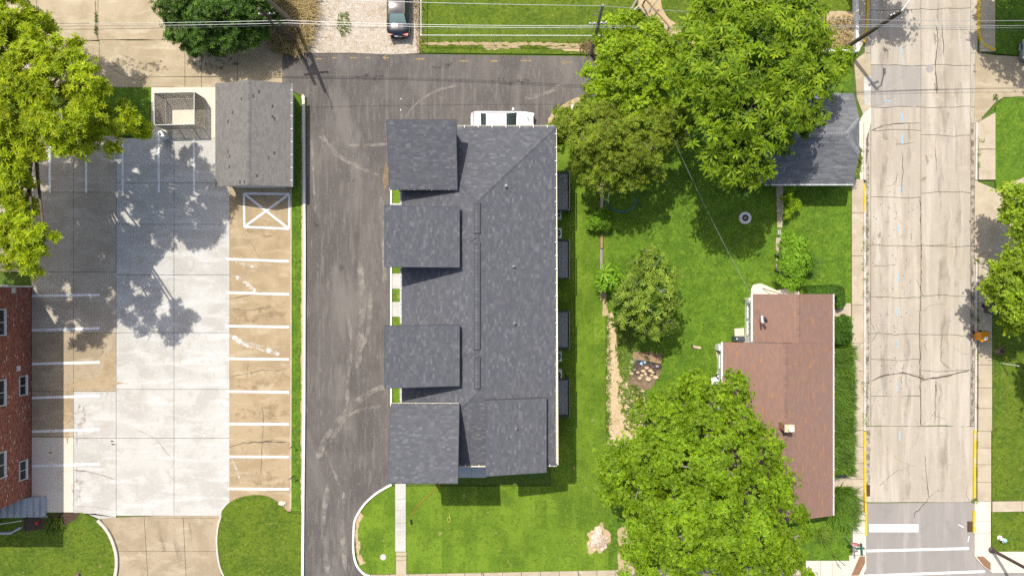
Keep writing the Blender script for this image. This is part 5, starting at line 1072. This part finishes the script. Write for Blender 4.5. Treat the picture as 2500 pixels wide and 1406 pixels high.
# things along the brown house
WBx = thing('plastic_board', 'square white plastic board lying by the brown house wall', 'board', G(1744,928)); MB().obox(G(1744,928,.2), (.62,.56,.06), .08).build('board', M['white_plastic'], WBx); MB().obox(G(1744,928,.13), (.4,.3,.1), .08).build('support', M['stone_grey'], WBx)
BK = thing('bucket', 'round black bucket with white rim inside beside the white board', 'bucket', G(1752,917)); b = G(1752,917,.08); MB().lathe(b, [(.18,0),(.22,.35),(.19,.35),(.17,.2)], 16).build('pail', M['black_plastic'], BK); MB().lathe(b, [(.12,.18),(.12,.22)], 10).build('contents', M['white_plastic'], BK)
GL = thing('gas_grill', 'covered grey gas grill at the corner of the brown house', 'grill', G(1797,825)); b = G(1797,826); MB().box(b[0]-.4, b[0]+.4, b[1]-.2, b[1]+.2, .1, .9).build('cabinet', M['bin_grey'], GL); MB().tube([(b[0]-.36, b[1], .92), (b[0]+.36, b[1], .92)], .2, 12).build('hood', M['bin_grey'], GL); MB().lathe((b[0]-.3, b[1]+.05, 1.1), [(.06,0),(.05,.04)], 10).build('thermometer', M['white_plastic'], GL)
tag(MB().obox(G(1700,847,.1), (.7,.17,.06), -.2).build('board', M['timber_pale'], origin=G(1700,847)), 'short pale board lying on the back lawn', 'board')
tag(MB().obox(G(1690,846,.12), (.12,.5,.08), .35).build('board', M['wood_pole_dark'], origin=G(1690,846)), 'dark stick leaning against the short pale board', 'stick')
ME = thing('meter_box', 'white utility meter on the west wall of the brown house', 'meter', G(1830,735)); c = A(1829,733,1.5); MB().box(c[0]-.1, c[0]+.25, c[1]-.2, c[1]+.2, 1.2, 1.75).build('case', M['white_plastic'], ME); MB().tube([(c[0]+.05,c[1],0),(c[0]+.05,c[1],1.2)], .03, 6).build('conduit', M['galvanised'], ME)
M2 = thing('wall_faucet', 'white fixture at the north-west corner of the brown house wing', 'fixture', G(1757,849)); c = A(1757,849,1.0); MB().box(c[0]-.1, c[0]+.1, c[1]-.22, c[1]+.2, .1, 1.1).build('case', M['white_plastic'], M2); MB().obox((c[0], c[1]-.3, .9), (.16,.16,.3), .2).build('reel', M['black_plastic'], M2)
tag(MB().tube([G(1860,704,.12), G(1892,718,1.4)], .03, 6).build('leaning_pole', M['wood_pole_dark'], origin=G(1870,708)), 'dark thin pole leaning against the north wall of the brown house', 'pole')
tag(MB().tube(smooth_path([G(1545,1303,.1),G(1538,1318,.14),G(1530,1330,.1),G(1522,1343,.1)], 5), [.1]*15+[.06], 8).build('drain_pipe', M['slat_grey'], origin=G(1535,1320)), 'short grey drain pipe lying at the lawn edge by the big tree', 'pipe')
tag(MB().lathe(G(1402,263,.06), [(.3,0),(.3,.06),(.26,.1)], 16).build('ground_cover_plate', M['galvanised'], origin=G(1402,263)), 'round grey metal plate on the grass beside the asphalt bend', 'plate')
tag(MB().lathe(G(1430,238,.05), [(.14,0),(.05,.35),(.02,.36)], 10).build('marker_cone', M['red'], origin=G(1430,238)), 'small red marker cone at the edge of the bright tree', 'cone')
tag(MB().box(G(2035,0)[0]-.02, G(2058,0)[0], G(0,1158)[1], G(0,1156)[1], .1, .75).build('garden_gate', M['rail_dark'], origin=G(2046,1157)), 'low dark metal gate across the path by the tall grass', 'gate')
# ------------------------------------------------------------------ vegetation
def nrm(a): return a/np.maximum(np.linalg.norm(a, axis=-1, keepdims=True), 1e-9)
def scatter(T, pos, nor, size, xdir=None):
    """copies of a leaf template (x along leaf, z up) at pos with normal nor"""
    V, F = T; pos = np.asarray(pos); N = len(pos); z = nrm(np.asarray(nor))
    x = rng.normal(size=(N, 3)) if xdir is None else np.asarray(xdir)
    x = nrm(x-(x*z).sum(1, keepdims=True)*z); y = np.cross(z, x); s = np.asarray(size).reshape(N, 1, 1)
    W_ = pos[:, None, :]+s*(V[None, :, 0:1]*x[:, None, :]+V[None, :, 1:2]*y[:, None, :]+V[None, :, 2:3]*z[:, None, :])
    Fi = (F[None]+np.arange(N)[:, None, None]*len(V)).reshape(-1, 3)
    return W_.reshape(-1, 3), Fi
def leaf_at(base, ang, L, w, tilt=0., droop=.06):
    c, s = math.cos(ang), math.sin(ang); P = []
    for a, b, z in ((0,0,0),(.45*L,w*L,.05*L+tilt*.45*L),(L,0,-droop*L+tilt*L),(.45*L,-w*L,.05*L+tilt*.45*L)): P.append((base[0]+a*c-b*s, base[1]+a*s+b*c, base[2]+z))
    return P
def tmpl(leaves): 
    V = np.array([p for l in leaves for p in l]); F = np.array([f for i in range(len(leaves)) for f in ((4*i,4*i+2,4*i+1),(4*i,4*i+3,4*i+2))]); return V, F
r_ = random.Random(3)
SPRIG = tmpl([leaf_at((0,0,0), a, r_.uniform(.75,1.05), .3, r_.uniform(-.1,.5)) for a in (0,1.3,2.5,3.8,5.0)])
SPRIG_N = tmpl([leaf_at((0,0,0), k*.9, r_.uniform(.7,1.1), .16, r_.uniform(-.1,.6)) for k in range(7)])
def frond_leaves(ang, L, pairs, elev, lw=.3, ll=.3):
    out = []; c, s = math.cos(ang), math.sin(ang)
    for i in range(pairs):
        t = (i+.8)/pairs; x = L*t; z = L*(math.sin(elev)*t-.42*t*t); l = ll*L*(.65+.5*math.sin(math.pi*t*.9))
        for sd in (1, -1): out.append(leaf_at((x*c, x*s, z), ang+sd*1.05, l, lw*.62, -.15))
    out.append(leaf_at((L*c, L*s, L*(math.sin(elev)-.42)), ang, ll*L*.8, lw*.62, -.2)); return out
def blade_rosette(n, w):
    V = []; F = []
    for k in range(n):
        a = 2*math.pi*k/n+r_.uniform(-.25, .25); L = r_.uniform(.7, 1.1); e = r_.uniform(.35, .75); c, s = math.cos(a), math.sin(a); b0 = len(V)
        prof = [(.12, .25), (.35, .8), (.52, .62), (.7, .95), (.85, .6), (1., .0)]
        for t, q in prof:
            x = L*t; z = L*(math.sin(e)*t-.62*t*t)
            for sd in (-1, 0, 1): V.append((x*c-sd*q*w*s, x*s+sd*q*w*c, z+(.0 if sd == 0 else -.05*q)))
        for i in range(len(prof)-1):
            for j in range(2):
                p = b0+i*3+j; F += [(p, p+3, p+1), (p+1, p+3, p+4)]
    return np.array(V), np.array(F)
ROSETTE = blade_rosette(9, .13)
FEATHER = tmpl([l for k in range(3) for l in frond_leaves(k*.8-.8, r_.uniform(.8,1.1), 5, r_.uniform(.1,.4), .22, .2)])
LOCUST = tmpl([l for k in range(4) for l in frond_leaves(k*1.57+r_.uniform(-.4,.4), r_.uniform(.7,1.1), 4, r_.uniform(.2,.5), .36, .36)])
def crown_pts(clumps, dens, sr, per, zs=.7, lowz=-.3, shell=.6):
    P = []; Nn = []; cen = []
    for (x, y, h, r) in clumps:
        c = np.array(A(x, y, h)); R = r/PX*(1-h/HC); ns = max(5, int(R*R*dens))
        d = nrm(rng.normal(size=(ns*3, 3))); d = d[d[:, 2] > lowz][:ns]; ns = len(d)
        rad = R*rng.uniform(shell, 1.0, size=(ns, 1)); sub = c+d*rad*np.array([1, 1, zs]); cen.append((c, sub))
        srr = sr*rng.uniform(.6, 1.35, size=(ns, 1)); n = per
        o = rng.normal(size=(ns, n, 3))*.5; o[..., 2] *= .6
        p = sub[:, None, :]+o*srr[:, None, :]
        nn = d[:, None, :]*.5+nrm(o)*.55+np.array([0, 0, .65])+rng.normal(size=(ns, n, 3))*.35
        P.append(p.reshape(-1, 3)); Nn.append(nn.reshape(-1, 3))
    return np.concatenate(P), np.concatenate(Nn), cen
def tree(name, label, base, clumps, mat, T, size, dens=9, sr=.5, per=18, zs=.7, trunk_r=.22, twigs=10, bark='bark', cat='tree', group=None, shell=.6, lowz=-.3, twigmat='twig', inner=None, rs=1., jz=0., extra=None):
    clumps = [(c[0], c[1], c[2]+random.uniform(-jz, jz), c[3]*rs) for c in clumps]
    b = Vector(G(*base, 0)); o = thing(name, label, cat, tuple(b), group)
    p, n, cen = crown_pts(clumps, dens, sr, per, zs, lowz, shell)
    keep = p[:, 2] > .12; p, n = p[keep], n[keep]
    V, F = scatter(T, p, n, rng.uniform(size*.7, size*1.25, len(p)))
    if extra:
        p2, n2, _ = crown_pts(clumps, extra[0], .4, extra[2], zs, lowz, .75); V2, F2 = scatter(SPRIG_N, p2, n2, rng.uniform(extra[1]*.7, extra[1]*1.3, len(p2)))
        F = np.concatenate([F, F2+len(V)]); V = np.concatenate([V, V2])
    V[:, 2] = np.maximum(V[:, 2], .07)
    cr = mesh_obj('crown', fast_mesh('crown', V-np.array(b), F), M[mat], o)
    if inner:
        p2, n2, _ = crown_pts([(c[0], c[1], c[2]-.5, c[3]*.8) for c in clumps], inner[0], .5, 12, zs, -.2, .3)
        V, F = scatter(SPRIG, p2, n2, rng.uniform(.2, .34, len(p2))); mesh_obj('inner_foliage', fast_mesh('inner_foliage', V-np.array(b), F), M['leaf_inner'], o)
    top = max(c[2] for c in clumps); m = MB(); mean = Vector(np.mean([c[0] for c in cen], axis=0)); fork = b.lerp(mean, .38); fork.z = top*.34
    m.tube([(b.x, b.y, -.1), tuple(b.lerp(fork, .5)+Vector((.1, .05, 0))), tuple(fork)], [trunk_r*1.25, trunk_r, trunk_r*.8], 9)
    tw = MB()
    for (c, sub) in cen:
        c = Vector(c); mid = fork.lerp(c, .5)+Vector((random.uniform(-.3, .3), random.uniform(-.3, .3), random.uniform(0, .4)))
        m.tube([tuple(fork), tuple(mid), tuple(c)], [trunk_r*.6, trunk_r*.36, trunk_r*.16], 6)
        for s_ in sub[rng.permutation(len(sub))[:twigs]]:
            s_ = Vector(s_); tw.tube([tuple(c), tuple(c.lerp(s_, .6)+Vector((random.uniform(-.15, .15), random.uniform(-.15, .15), -.05))), tuple(s_)], [trunk_r*.13, trunk_r*.08, .006], 4, cap=False)
    m.build('trunk', M[bark], o, smooth=True)
    if twigs: tw.build('branches', M[twigmat], o, kind='stuff')
    return o
# west locust
tree('locust_tree', 'large yellow-green tree overhanging the north-west corner of the parking lot', (120, 300),
  [(20,40,10,75),(40,120,10.5,85),(-60,100,10,110),(90,70,9,45),(85,190,11,80),(160,165,10.5,70),(205,215,11,52),(60,270,11,80),(150,280,12,66),(-40,300,10.5,110),(40,370,10.5,70),(120,345,10.5,48),(215,285,11,48),(290,290,9.5,44),(335,300,8.5,32),(250,335,10,38),(180,350,11,38),(20,440,10,60),(-50,470,9.5,80),(30,520,10.5,62),(80,570,12,48),(15,600,10.5,55),(55,640,11.5,36),(110,590,12,28),(70,480,9,40),(-150,380,11,110),(-220,480,11,110),(-130,540,11,90),(-200,300,11,120),(-150,630,10.5,80),(-100,-60,10,110),(-10,-50,10,75),(-180,180,11,110),(-260,230,11,110),(-300,340,11,110),(-320,450,11,100)],
  'leaf_locust', SPRIG_N, .3, dens=9, sr=.42, per=20, trunk_r=.3, twigs=4, shell=.7, lowz=-.15)
# alley shrub
tree('alley_shrub', 'dark green bushy shrub tree with pale tips at the north alley', (560, 62),
  [(430,15,3.2,48),(490,20,4,52),(550,10,4.2,55),(610,15,3.6,50),(440,70,2.6,40),(500,75,3,50),(560,80,3,45),(610,70,2.6,42),(650,40,2.6,32),(470,110,1.6,28),(530,118,1.5,24),(490,-40,4,70),(590,-40,4,70)],
  'leaf_dark', SPRIG_N, .24, dens=24, sr=.36, per=16, trunk_r=.12, twigs=6)
# bright tree by the pole
tree('bright_tree', 'bright yellow-green leafy tree beside the fence corner utility pole', (1545, 215),
  [(1480,80,5,36),(1530,65,5.2,38),(1580,80,5.5,42),(1500,130,6,48),(1555,140,6.4,50),(1610,120,6,42),(1460,180,5.5,38),(1510,195,6.3,52),(1570,200,6.6,52),(1630,180,6.2,42),(1455,230,5,32),(1500,255,5.5,44),(1555,265,5.5,44),(1600,245,5.8,40),(1650,110,5.5,30)],
  'leaf_bright', SPRIG, .17, dens=17, sr=.36, per=26, trunk_r=.2, twigs=6, shell=.72, rs=.95, jz=.6, zs=.9)
# large tree-of-heaven like tree
tree('broad_crowned_tree', 'very large green tree with star-shaped leaf clusters spreading over the grey roof', (1800, 290),
  [(1740,20,8.5,60),(1820,10,9.5,70),(1900,15,9.5,65),(1970,30,8.5,50),(1690,90,8.5,50),(1760,100,10.5,70),(1850,90,11.5,75),(1940,90,10.5,65),(1990,100,9,40),(1690,170,9.5,55),(1760,190,11.5,70),(1840,180,12,75),(1920,180,11,65),(1990,170,9.5,48),(2040,160,8.5,36),(2055,145,8,24),(1690,250,9.5,50),(1750,270,11,62),(1830,270,11.5,65),(1910,260,10.5,58),(1970,240,9.5,42),(2010,215,8.5,28),(1990,290,8.5,30),(1720,330,10,45),(1790,345,10.5,55),(1860,335,10.5,50),(1920,310,9.5,40),(1960,300,8.5,30),(1740,390,9,38),(1800,405,9.5,42),(1850,395,9.5,34),(1905,350,8.5,26),(1770,430,8.5,26),(1825,448,8.5,26),(1870,420,8.5,18)],
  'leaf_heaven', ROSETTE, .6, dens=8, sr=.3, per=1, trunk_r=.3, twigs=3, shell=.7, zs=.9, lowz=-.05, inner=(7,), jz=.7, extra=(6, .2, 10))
# olive feathery tree
tree('olive_tree', 'sparse olive-brown feathery tree overhanging the north-east corner of the townhouse roof', (1508, 395),
  [(1385,290,5.5,38),(1430,290,6,42),(1480,290,6.2,42),(1380,335,5,34),(1425,345,6.4,48),(1480,340,6.8,48),(1535,320,6.5,45),(1590,300,6.4,42),(1640,290,6.5,38),(1675,320,6,30),(1440,395,6,42),(1490,395,6.5,45),(1540,380,6.5,45),(1590,360,6.4,42),(1450,435,5,30),(1500,440,5.5,36),(1545,430,5.5,34),(1590,415,5.6,30),(1630,340,6,34),(1420,260,5.5,26),(1360,320,5,20)],
  'leaf_olive', SPRIG_N, .25, dens=12, sr=.4, per=13, trunk_r=.26, twigs=9, shell=.5, zs=.7, jz=.6)
# middle yard tree
tree('yard_tree', 'grey-green small tree standing alone in the middle of the back yard', (1560, 728),
  [(1565,640,4.5,30),(1600,650,4.8,34),(1630,680,4.6,30),(1560,690,5,36),(1610,710,5.2,40),(1640,740,4.6,26),(1545,740,5,34),(1590,760,5,40),(1635,785,4.4,24),(1535,780,4.4,30),(1575,800,4.2,30),(1610,810,3.8,22),(1520,720,4.2,26),(1515,770,3.8,20),(1590,620,4,18)],
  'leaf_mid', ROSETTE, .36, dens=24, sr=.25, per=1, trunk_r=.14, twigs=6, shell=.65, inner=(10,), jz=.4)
tree('sapling', 'lime green star-leaved sapling at the timber edge west of the yard tree', (1485, 682),
  [(1492,675,2.2,22),(1490,690,1.8,20),(1478,690,1.6,12)], 'leaf_lime', ROSETTE, .75, dens=6, sr=.3, per=1, trunk_r=.04, twigs=3, cat='sapling')
tree('round_shrub', 'small round bright green shrub on the timber edging', (1464, 541),
  [(1462,538,1.2,20),(1450,548,.9,14),(1474,545,.9,14),(1470,525,1,13)], 'leaf_lime', SPRIG_N, .17, dens=70, sr=.2, per=14, trunk_r=.04, twigs=5, cat='shrub', lowz=-.1)
# big south tree
tree('big_lawn_tree', 'huge rounded green tree at the south edge hiding part of the brown roof', (1655, 1120),
  [(1700,950,6,48),(1650,985,7.5,55),(1740,985,8,58),(1790,950,6,40),(1580,1020,7,50),(1640,1050,9,66),(1720,1060,10,74),(1800,1040,9,58),(1850,1060,8,45),(1540,1090,7,52),(1600,1120,9.5,68),(1680,1140,11,80),(1770,1130,10.5,74),(1850,1120,9,58),(1890,1110,7.5,36),(1500,1150,6.5,42),(1560,1190,9,66),(1640,1220,11,80),(1730,1230,11.5,84),(1820,1210,10.5,74),(1890,1190,9,52),(1500,1200,6.5,38),(1590,1270,9.5,66),(1670,1310,10.5,76),(1760,1320,11,80),(1850,1300,10,70),(1915,1260,8.5,50),(1570,1330,8,48),(1540,1370,7,40),(1630,1390,9.5,66),(1720,1400,10,76),(1820,1390,10,76),(1905,1350,8.5,52),(1940,1310,7.5,34),(1930,1410,8,52),(1560,1250,7.5,36),(1780,1460,9,90),(1660,1460,9,80)],
  'leaf_big', SPRIG, .21, dens=9, sr=.5, per=36, trunk_r=.4, twigs=5, shell=.8, lowz=-.05, zs=.95, rs=.9, jz=.9)
# east edge trees
tree('kerbside_tree', 'yellow-green tree leaning in from the east edge above the sidewalk bins', (2452, 672),
  [(2440,650,4.5,26),(2480,640,5,40),(2425,700,4.6,24),(2465,700,5.6,44),(2510,690,6,60),(2440,750,4.6,28),(2480,760,5.2,42),(2520,770,5.4,50),(2460,795,4,20),(2560,720,6,70),(2410,705,4.2,14)],
  'leaf_edge', SPRIG, .17, dens=24, sr=.34, per=20, trunk_r=.18, twigs=8)
tree('kerbside_tree', 'smaller leafy tree at the east edge above the north driveway', (2480, 505),
  [(2465,470,4.4,26),(2490,480,5,40),(2450,520,4,16),(2480,530,4.8,34),(2515,500,5,45),(2490,570,4.4,24),(2545,540,5,60)],
  'leaf_edge', SPRIG, .17, dens=24, sr=.34, per=20, trunk_r=.16, twigs=10)
tree('street_tree', 'tall street tree just outside the north-east corner, its shade on the kerb', (2500, -40),
  [(2600,-120,8,90),(2540,-150,7.5,80),(2680,-60,8,90),(2590,-190,8,90),(2720,-160,8,90)], 'leaf_edge', SPRIG, .3, dens=10, sr=.5, per=14, trunk_r=.2, twigs=3)
tree('street_tree', 'tall tree beyond the east edge shading the east lawn', (2560, 860),
  [(2640,860,7,60),(2690,900,7,70),(2650,930,6.5,50),(2720,850,7,70)], 'leaf_edge', SPRIG, .3, dens=10, sr=.5, per=14, trunk_r=.2, twigs=3)
tree('street_tree', 'tall street tree just beyond the north edge, its dappled shade on the street', (2095, -70),
  [(2190,-150,7,55),(2260,-140,7,45),(2230,-200,7.5,70),(2160,-190,7,60),(2210,-118,6,25)], 'leaf_edge', SPRIG, .26, dens=9, sr=.5, per=14, trunk_r=.2, twigs=3)
# shrubs
tree('leafy_shrub', 'bright green leafy shrub with spiky stems beside the yard path', (1932, 620),
  [(1925,585,1.2,22),(1945,600,1.5,26),(1920,615,1.5,24),(1945,635,1.6,28),(1920,650,1.4,24),(1945,665,1.3,24),(1915,680,1,18),(1935,690,1,18),(1965,650,1,18)], 'leaf_lime', SPRIG, .2, dens=40, sr=.26, per=16, trunk_r=.05, twigs=6, cat='shrub', lowz=-.1)
tree('slim_sapling', 'slender young sapling on the path just south of the grey house', (1925, 490),
  [(1925,480,1.4,14),(1938,500,1.2,14),(1922,520,1,12)], 'leaf_bright', SPRIG_N, .2, dens=30, sr=.25, per=8, trunk_r=.03, twigs=4, cat='sapling')
tree('wall_vine', 'scrubby green vine growing at the east end of the grey house roof', (2062, 400),
  [(2092,368,2.2,9),(2090,385,2.4,10),(2091,400,2.2,9),(2088,415,2,7)], 'leaf_mid', SPRIG_N, .16, dens=90, sr=.2, per=14, trunk_r=.03, twigs=3, cat='vine')
def blades(label, poly, n, L, mat, name='tall_grass', cat='grass', lean=.6, bias=(.3, -.2), w=.05, kind=None, group=None, z0=.06):
    xs = [p[0] for p in poly]; ys = [p[1] for p in poly]; pts = []
    def inside(x, y):
        c = False; j = len(poly)-1
        for i in range(len(poly)):
            if (poly[i][1] > y) != (poly[j][1] > y) and x < (poly[j][0]-poly[i][0])*(y-poly[i][1])/(poly[j][1]-poly[i][1])+poly[i][0]: c = not c
            j = i
        return c
    while len(pts) < n:
        x, y = random.uniform(min(xs), max(xs)), random.uniform(min(ys), max(ys))
        if inside(x, y): pts.append(G(x, y, z0))
    P = np.array(pts); ph = rng.uniform(0, 6.283, n); d = np.stack([np.cos(ph), np.sin(ph)], 1)*lean*rng.uniform(.3, 1.3, (n, 1))+np.array(bias)
    l = L*rng.uniform(.6, 1.25, (n, 1)); sd = nrm(np.stack([-d[:, 1], d[:, 0]], 1)); V = np.zeros((n, 5, 3))
    for i, (t, ww) in enumerate(((0, 1), (0, -1), (.5, .8), (.5, -.8), (1, 0))):
        V[:, i, :2] = P[:, :2]+d*l*t**1.5+sd*ww*w/2; V[:, i, 2] = P[:, 2]+(l[:, 0]*(t-.38*t*t*lean))
    F = np.array([(0,1,2),(1,3,2),(2,3,4)])[None]+np.arange(n)[:, None, None]*5
    c = G(sum(xs)/len(xs), sum(ys)/len(ys), 0); o = mesh_obj(name, fast_mesh(name, V.reshape(-1, 3)-np.array(c), F.reshape(-1, 3)), M[mat]); o.location = c
    return tag(o, label, cat, group, kind)
blades('dense bed of tall dark green grass between brown house and sidewalk', [(2000,842),(2078,845),(2079,1000),(2076,1155),(2000,1158)], 9000, .6, 'tall_grass', 'ornamental_grass', w=.07)
blades('clump of long arching green leaves by the path south of the tall grass', [(2030,1190),(2072,1190),(2080,1240),(2065,1275),(2030,1260)], 1500, 1.0, 'tall_grass', 'arching_plant', 'plant', lean=.9, w=.09, bias=(.2, -.35))
blades('low spiky yellow-green plant on the corner lawn below the brown roof', [(1990,1290),(2010,1286),(2016,1306),(1998,1312)], 160, .7, 'weed', 'spiky_plant', 'plant', lean=1.0, w=.07)
blades('spiky dark stems in the leafy shrub by the yard path', [(1950,625),(1975,630),(1975,665),(1955,670)], 260, .9, 'hedge_leaf', 'spiky_plant', 'plant', lean=1.0, w=.04, bias=(.3, 0))
blades('tall dry golden weeds between alley shrub and gravel lot', [(655,-60),(760,-60),(768,30),(760,90),(740,128),(690,128),(660,110)], 5200, 1.0, 'dry_grass', 'dry_weeds', 'weeds', lean=.9, w=.05)
blades('green weeds growing at the foot of the two alley poles', [(665,60),(735,70),(735,126),(668,126)], 1100, .6, 'weed', 'green_weeds', 'weeds', lean=.9, w=.07)
blades('bare brittle dead brush beside the dark utility pole', [(630,20),(665,20),(668,80),(632,80)], 420, .9, 'dry_grass', 'dead_brush', 'weeds', lean=1.1, w=.025)
blades('dry weedy tuft at the foot of the fence corner pole', [(1412,108),(1440,100),(1462,108),(1466,128),(1438,133),(1416,124)], 260, .45, 'dry_grass', 'dry_tuft', 'weeds', lean=.9, w=.05)
blades('green weeds overgrowing the straw bed beside the rubble heap', [(1503,790),(1530,800),(1545,860),(1540,880),(1524,930),(1512,900)], 1500, .45, 'weed', 'green_weeds', 'weeds', lean=.9, w=.08)
blades('sparse weeds growing in the middle of the gravel lot', [(826,35),(850,30),(858,80),(836,92),(822,70)], 240, .22, 'weed', 'gravel_weeds', 'weeds', lean=.9, w=.05)
blades('dry weedy fringe between gravel lot and the fence', [(1004,-20),(1030,-20),(1032,128),(1020,130)], 500, .22, 'dry_grass', 'dry_fringe', 'weeds', lean=.9, w=.04)
blades('ragged grass creeping over the west edge of the straw bed', [(1477,770),(1487,768),(1489,900),(1490,1075),(1478,1075)], 700, .22, 'weed', 'edge_grass', 'grass', lean=.9, w=.05)
blades('scattered weeds sprouting from the straw bed by the big tree', [(1505,930),(1560,945),(1580,980),(1540,1040),(1515,1000)], 420, .4, 'weed', 'green_weeds', 'weeds', lean=1.0, w=.08)
blades('dry brush on the bare soil corner beside the low white wall', [(2000,60),(2030,42),(2076,40),(2078,118),(2040,124),(2010,112)], 420, .5, 'dry_grass', 'dry_brush', 'weeds', lean=1.0, w=.05)
blades('spotty planting with yellow leaves in the bed by the entrance steps', [(115,1262),(150,1258),(158,1290),(110,1296)], 260, .5, 'weed', 'bed_plant', 'plant', lean=1.0, w=.07)
tag(MB().lathe(G(101,1271,.5), [(.03,-.4),(.04,0),(.12,.06),(.07,.12)], 9).build('red_flower', M['red'], origin=G(101,1271)), 'single red flower in the bed by the entrance steps', 'flower')
WG = 'weeds in the kerb joints'
for i, (x, y, rx, ry) in enumerate(((2107,560,4,10),(2108,600,5,14),(2107,645,4,16),(2108,685,4,8),(2107,720,4,9),(2106,945,5,14),(2108,1020,5,16),(2108,1208,4,6),(2383,640,5,6),(2384,868,4,10),(2384,925,3,7),(2382,992,4,6),(2382,1080,3,12),(2380,1150,3,14),(2378,1222,8,5),(2384,780,6,7),(2424,1048,8,4),(2387,405,4,8),(2388,375,5,9),(2395,345,7,5),(2428,238,5,6),(2092,402,4,16),(440,20,5,8),(236,45,2.5,12),(236,75,3,10))):
    blades('low green weed growing out of a joint ' + ('of the alley slabs' if x < 1000 else 'along the west kerb of the street' if x < 2250 else 'along the east kerb of the street'), [(x-rx,y-ry),(x+rx,y-ry),(x+rx,y+ry),(x-rx,y+ry)], int(8+rx*ry*1.4), .16, 'weed', 'kerb_weed', 'weed', lean=.9, bias=(0, 0), w=.05, group=WG)
def hedge(label, poly, h, n, name='hedge'):
    b = G(*poly[0], 0); o = thing(name, label, 'hedge', b); P2 = gp(poly)
    MB().prism([(p[0]*.985+.015*np.mean([q[0] for q in P2]), p[1]*.985+.015*np.mean([q[1] for q in P2])) for p in P2], .02, h-.08).build('core', M['hedge_leaf'], o)
    a0 = np.array(P2); pts = []; nn = []; xs, ys = a0[:, 0], a0[:, 1]
    def inside(x, y):
        c = False; j = len(P2)-1
        for i in range(len(P2)):
            if (ys[i] > y) != (ys[j] > y) and x < (xs[j]-xs[i])*(y-ys[i])/(ys[j]-ys[i])+xs[i]: c = not c
            j = i
        return c
    while len(pts) < n:
        x, y = random.uniform(xs.min(), xs.max()), random.uniform(ys.min(), ys.max())
        if inside(x, y): pts.append((x, y, h-random.uniform(0, .16))); nn.append((random.gauss(0, .4), random.gauss(0, .4), 1))
    for i in range(len(P2)):
        p, q = np.array(P2[i]), np.array(P2[(i+1) % len(P2)]); L = np.linalg.norm(q-p); out = np.array([(q-p)[1], -(q-p)[0]])/L
        if inside(*((p+q)/2+out*.05)): out = -out
        for k in range(int(L*60)): t = random.random(); xy = p+(q-p)*t; pts.append((xy[0], xy[1], random.uniform(.1, h))); nn.append((out[0]+random.gauss(0, .3), out[1]+random.gauss(0, .3), .3))
    V, F = scatter(SPRIG, np.array(pts), np.array(nn), rng.uniform(.1, .18, len(pts))); mesh_obj('foliage', fast_mesh('foliage', V-np.array(b), F), M['hedge_leaf'], o)
hedge('dark clipped L-shaped hedge at the north-east corner of the brown house', [(1960,699),(2030,697),(2046,702),(2049,716),(2049,745),(2035,752),(2033,722),(1960,722)], .9, 2600)
tree('clipped_shrub', 'rounded olive green shrub between brown house and sidewalk', (2050, 806),
  [(2042,795,1.0,18),(2058,800,1.1,20),(2048,815,1.1,20),(2062,818,.9,16),(2058,785,.8,14)], 'hedge_leaf', SPRIG_N, .16, dens=80, sr=.22, per=14, trunk_r=.05, twigs=4, cat='shrub', lowz=-.1)
for i, (x, y) in enumerate(((1690,640),(1720,760),(1600,560),(1850,480))): pass
# fallen bits on the asphalt and gravel
m = MB()
for k in range(700):
    x, y = random.uniform(752, 1420), random.uniform(136, 300)
    if k > 300: x, y = random.uniform(752, 945), random.uniform(300, 1400)
    if x > 940 and y > 270: continue
    m.rock(G(x, y, .03), random.choice((.02, .03, .03, .05)), k, k, .4)
tag(m.build('loose_grit', M['gravel']), 'scattered pale grit on the asphalt', 'grit', kind='stuff')
m = MB()
for k in range(900):
    x, y = random.uniform(770, 1022), random.uniform(-40, 130); m.rock(G(x, y, .04), random.uniform(.03, .09), k, k, .45)
tag(m.build('gravel_stones', M['gravel']), 'loose pale stones of the gravel lot', 'gravel', kind='stuff')
m = MB()
for k in range(2400):
    x, y = random.uniform(1478, 1560), random.uniform(760, 1085)
    if x > 1500+(y-765)*.2+random.uniform(-6, 6) or x < 1484+random.uniform(-4, 5): continue
    m.obox(G(x, y, .09), (random.uniform(.12, .3), .03, .015), random.uniform(0, 3.1), (0, random.uniform(-.2, .2)))
tag(m.build('straw_litter', M['straw']), 'pale straw litter on the strip beside the lawn', 'straw', kind='stuff')
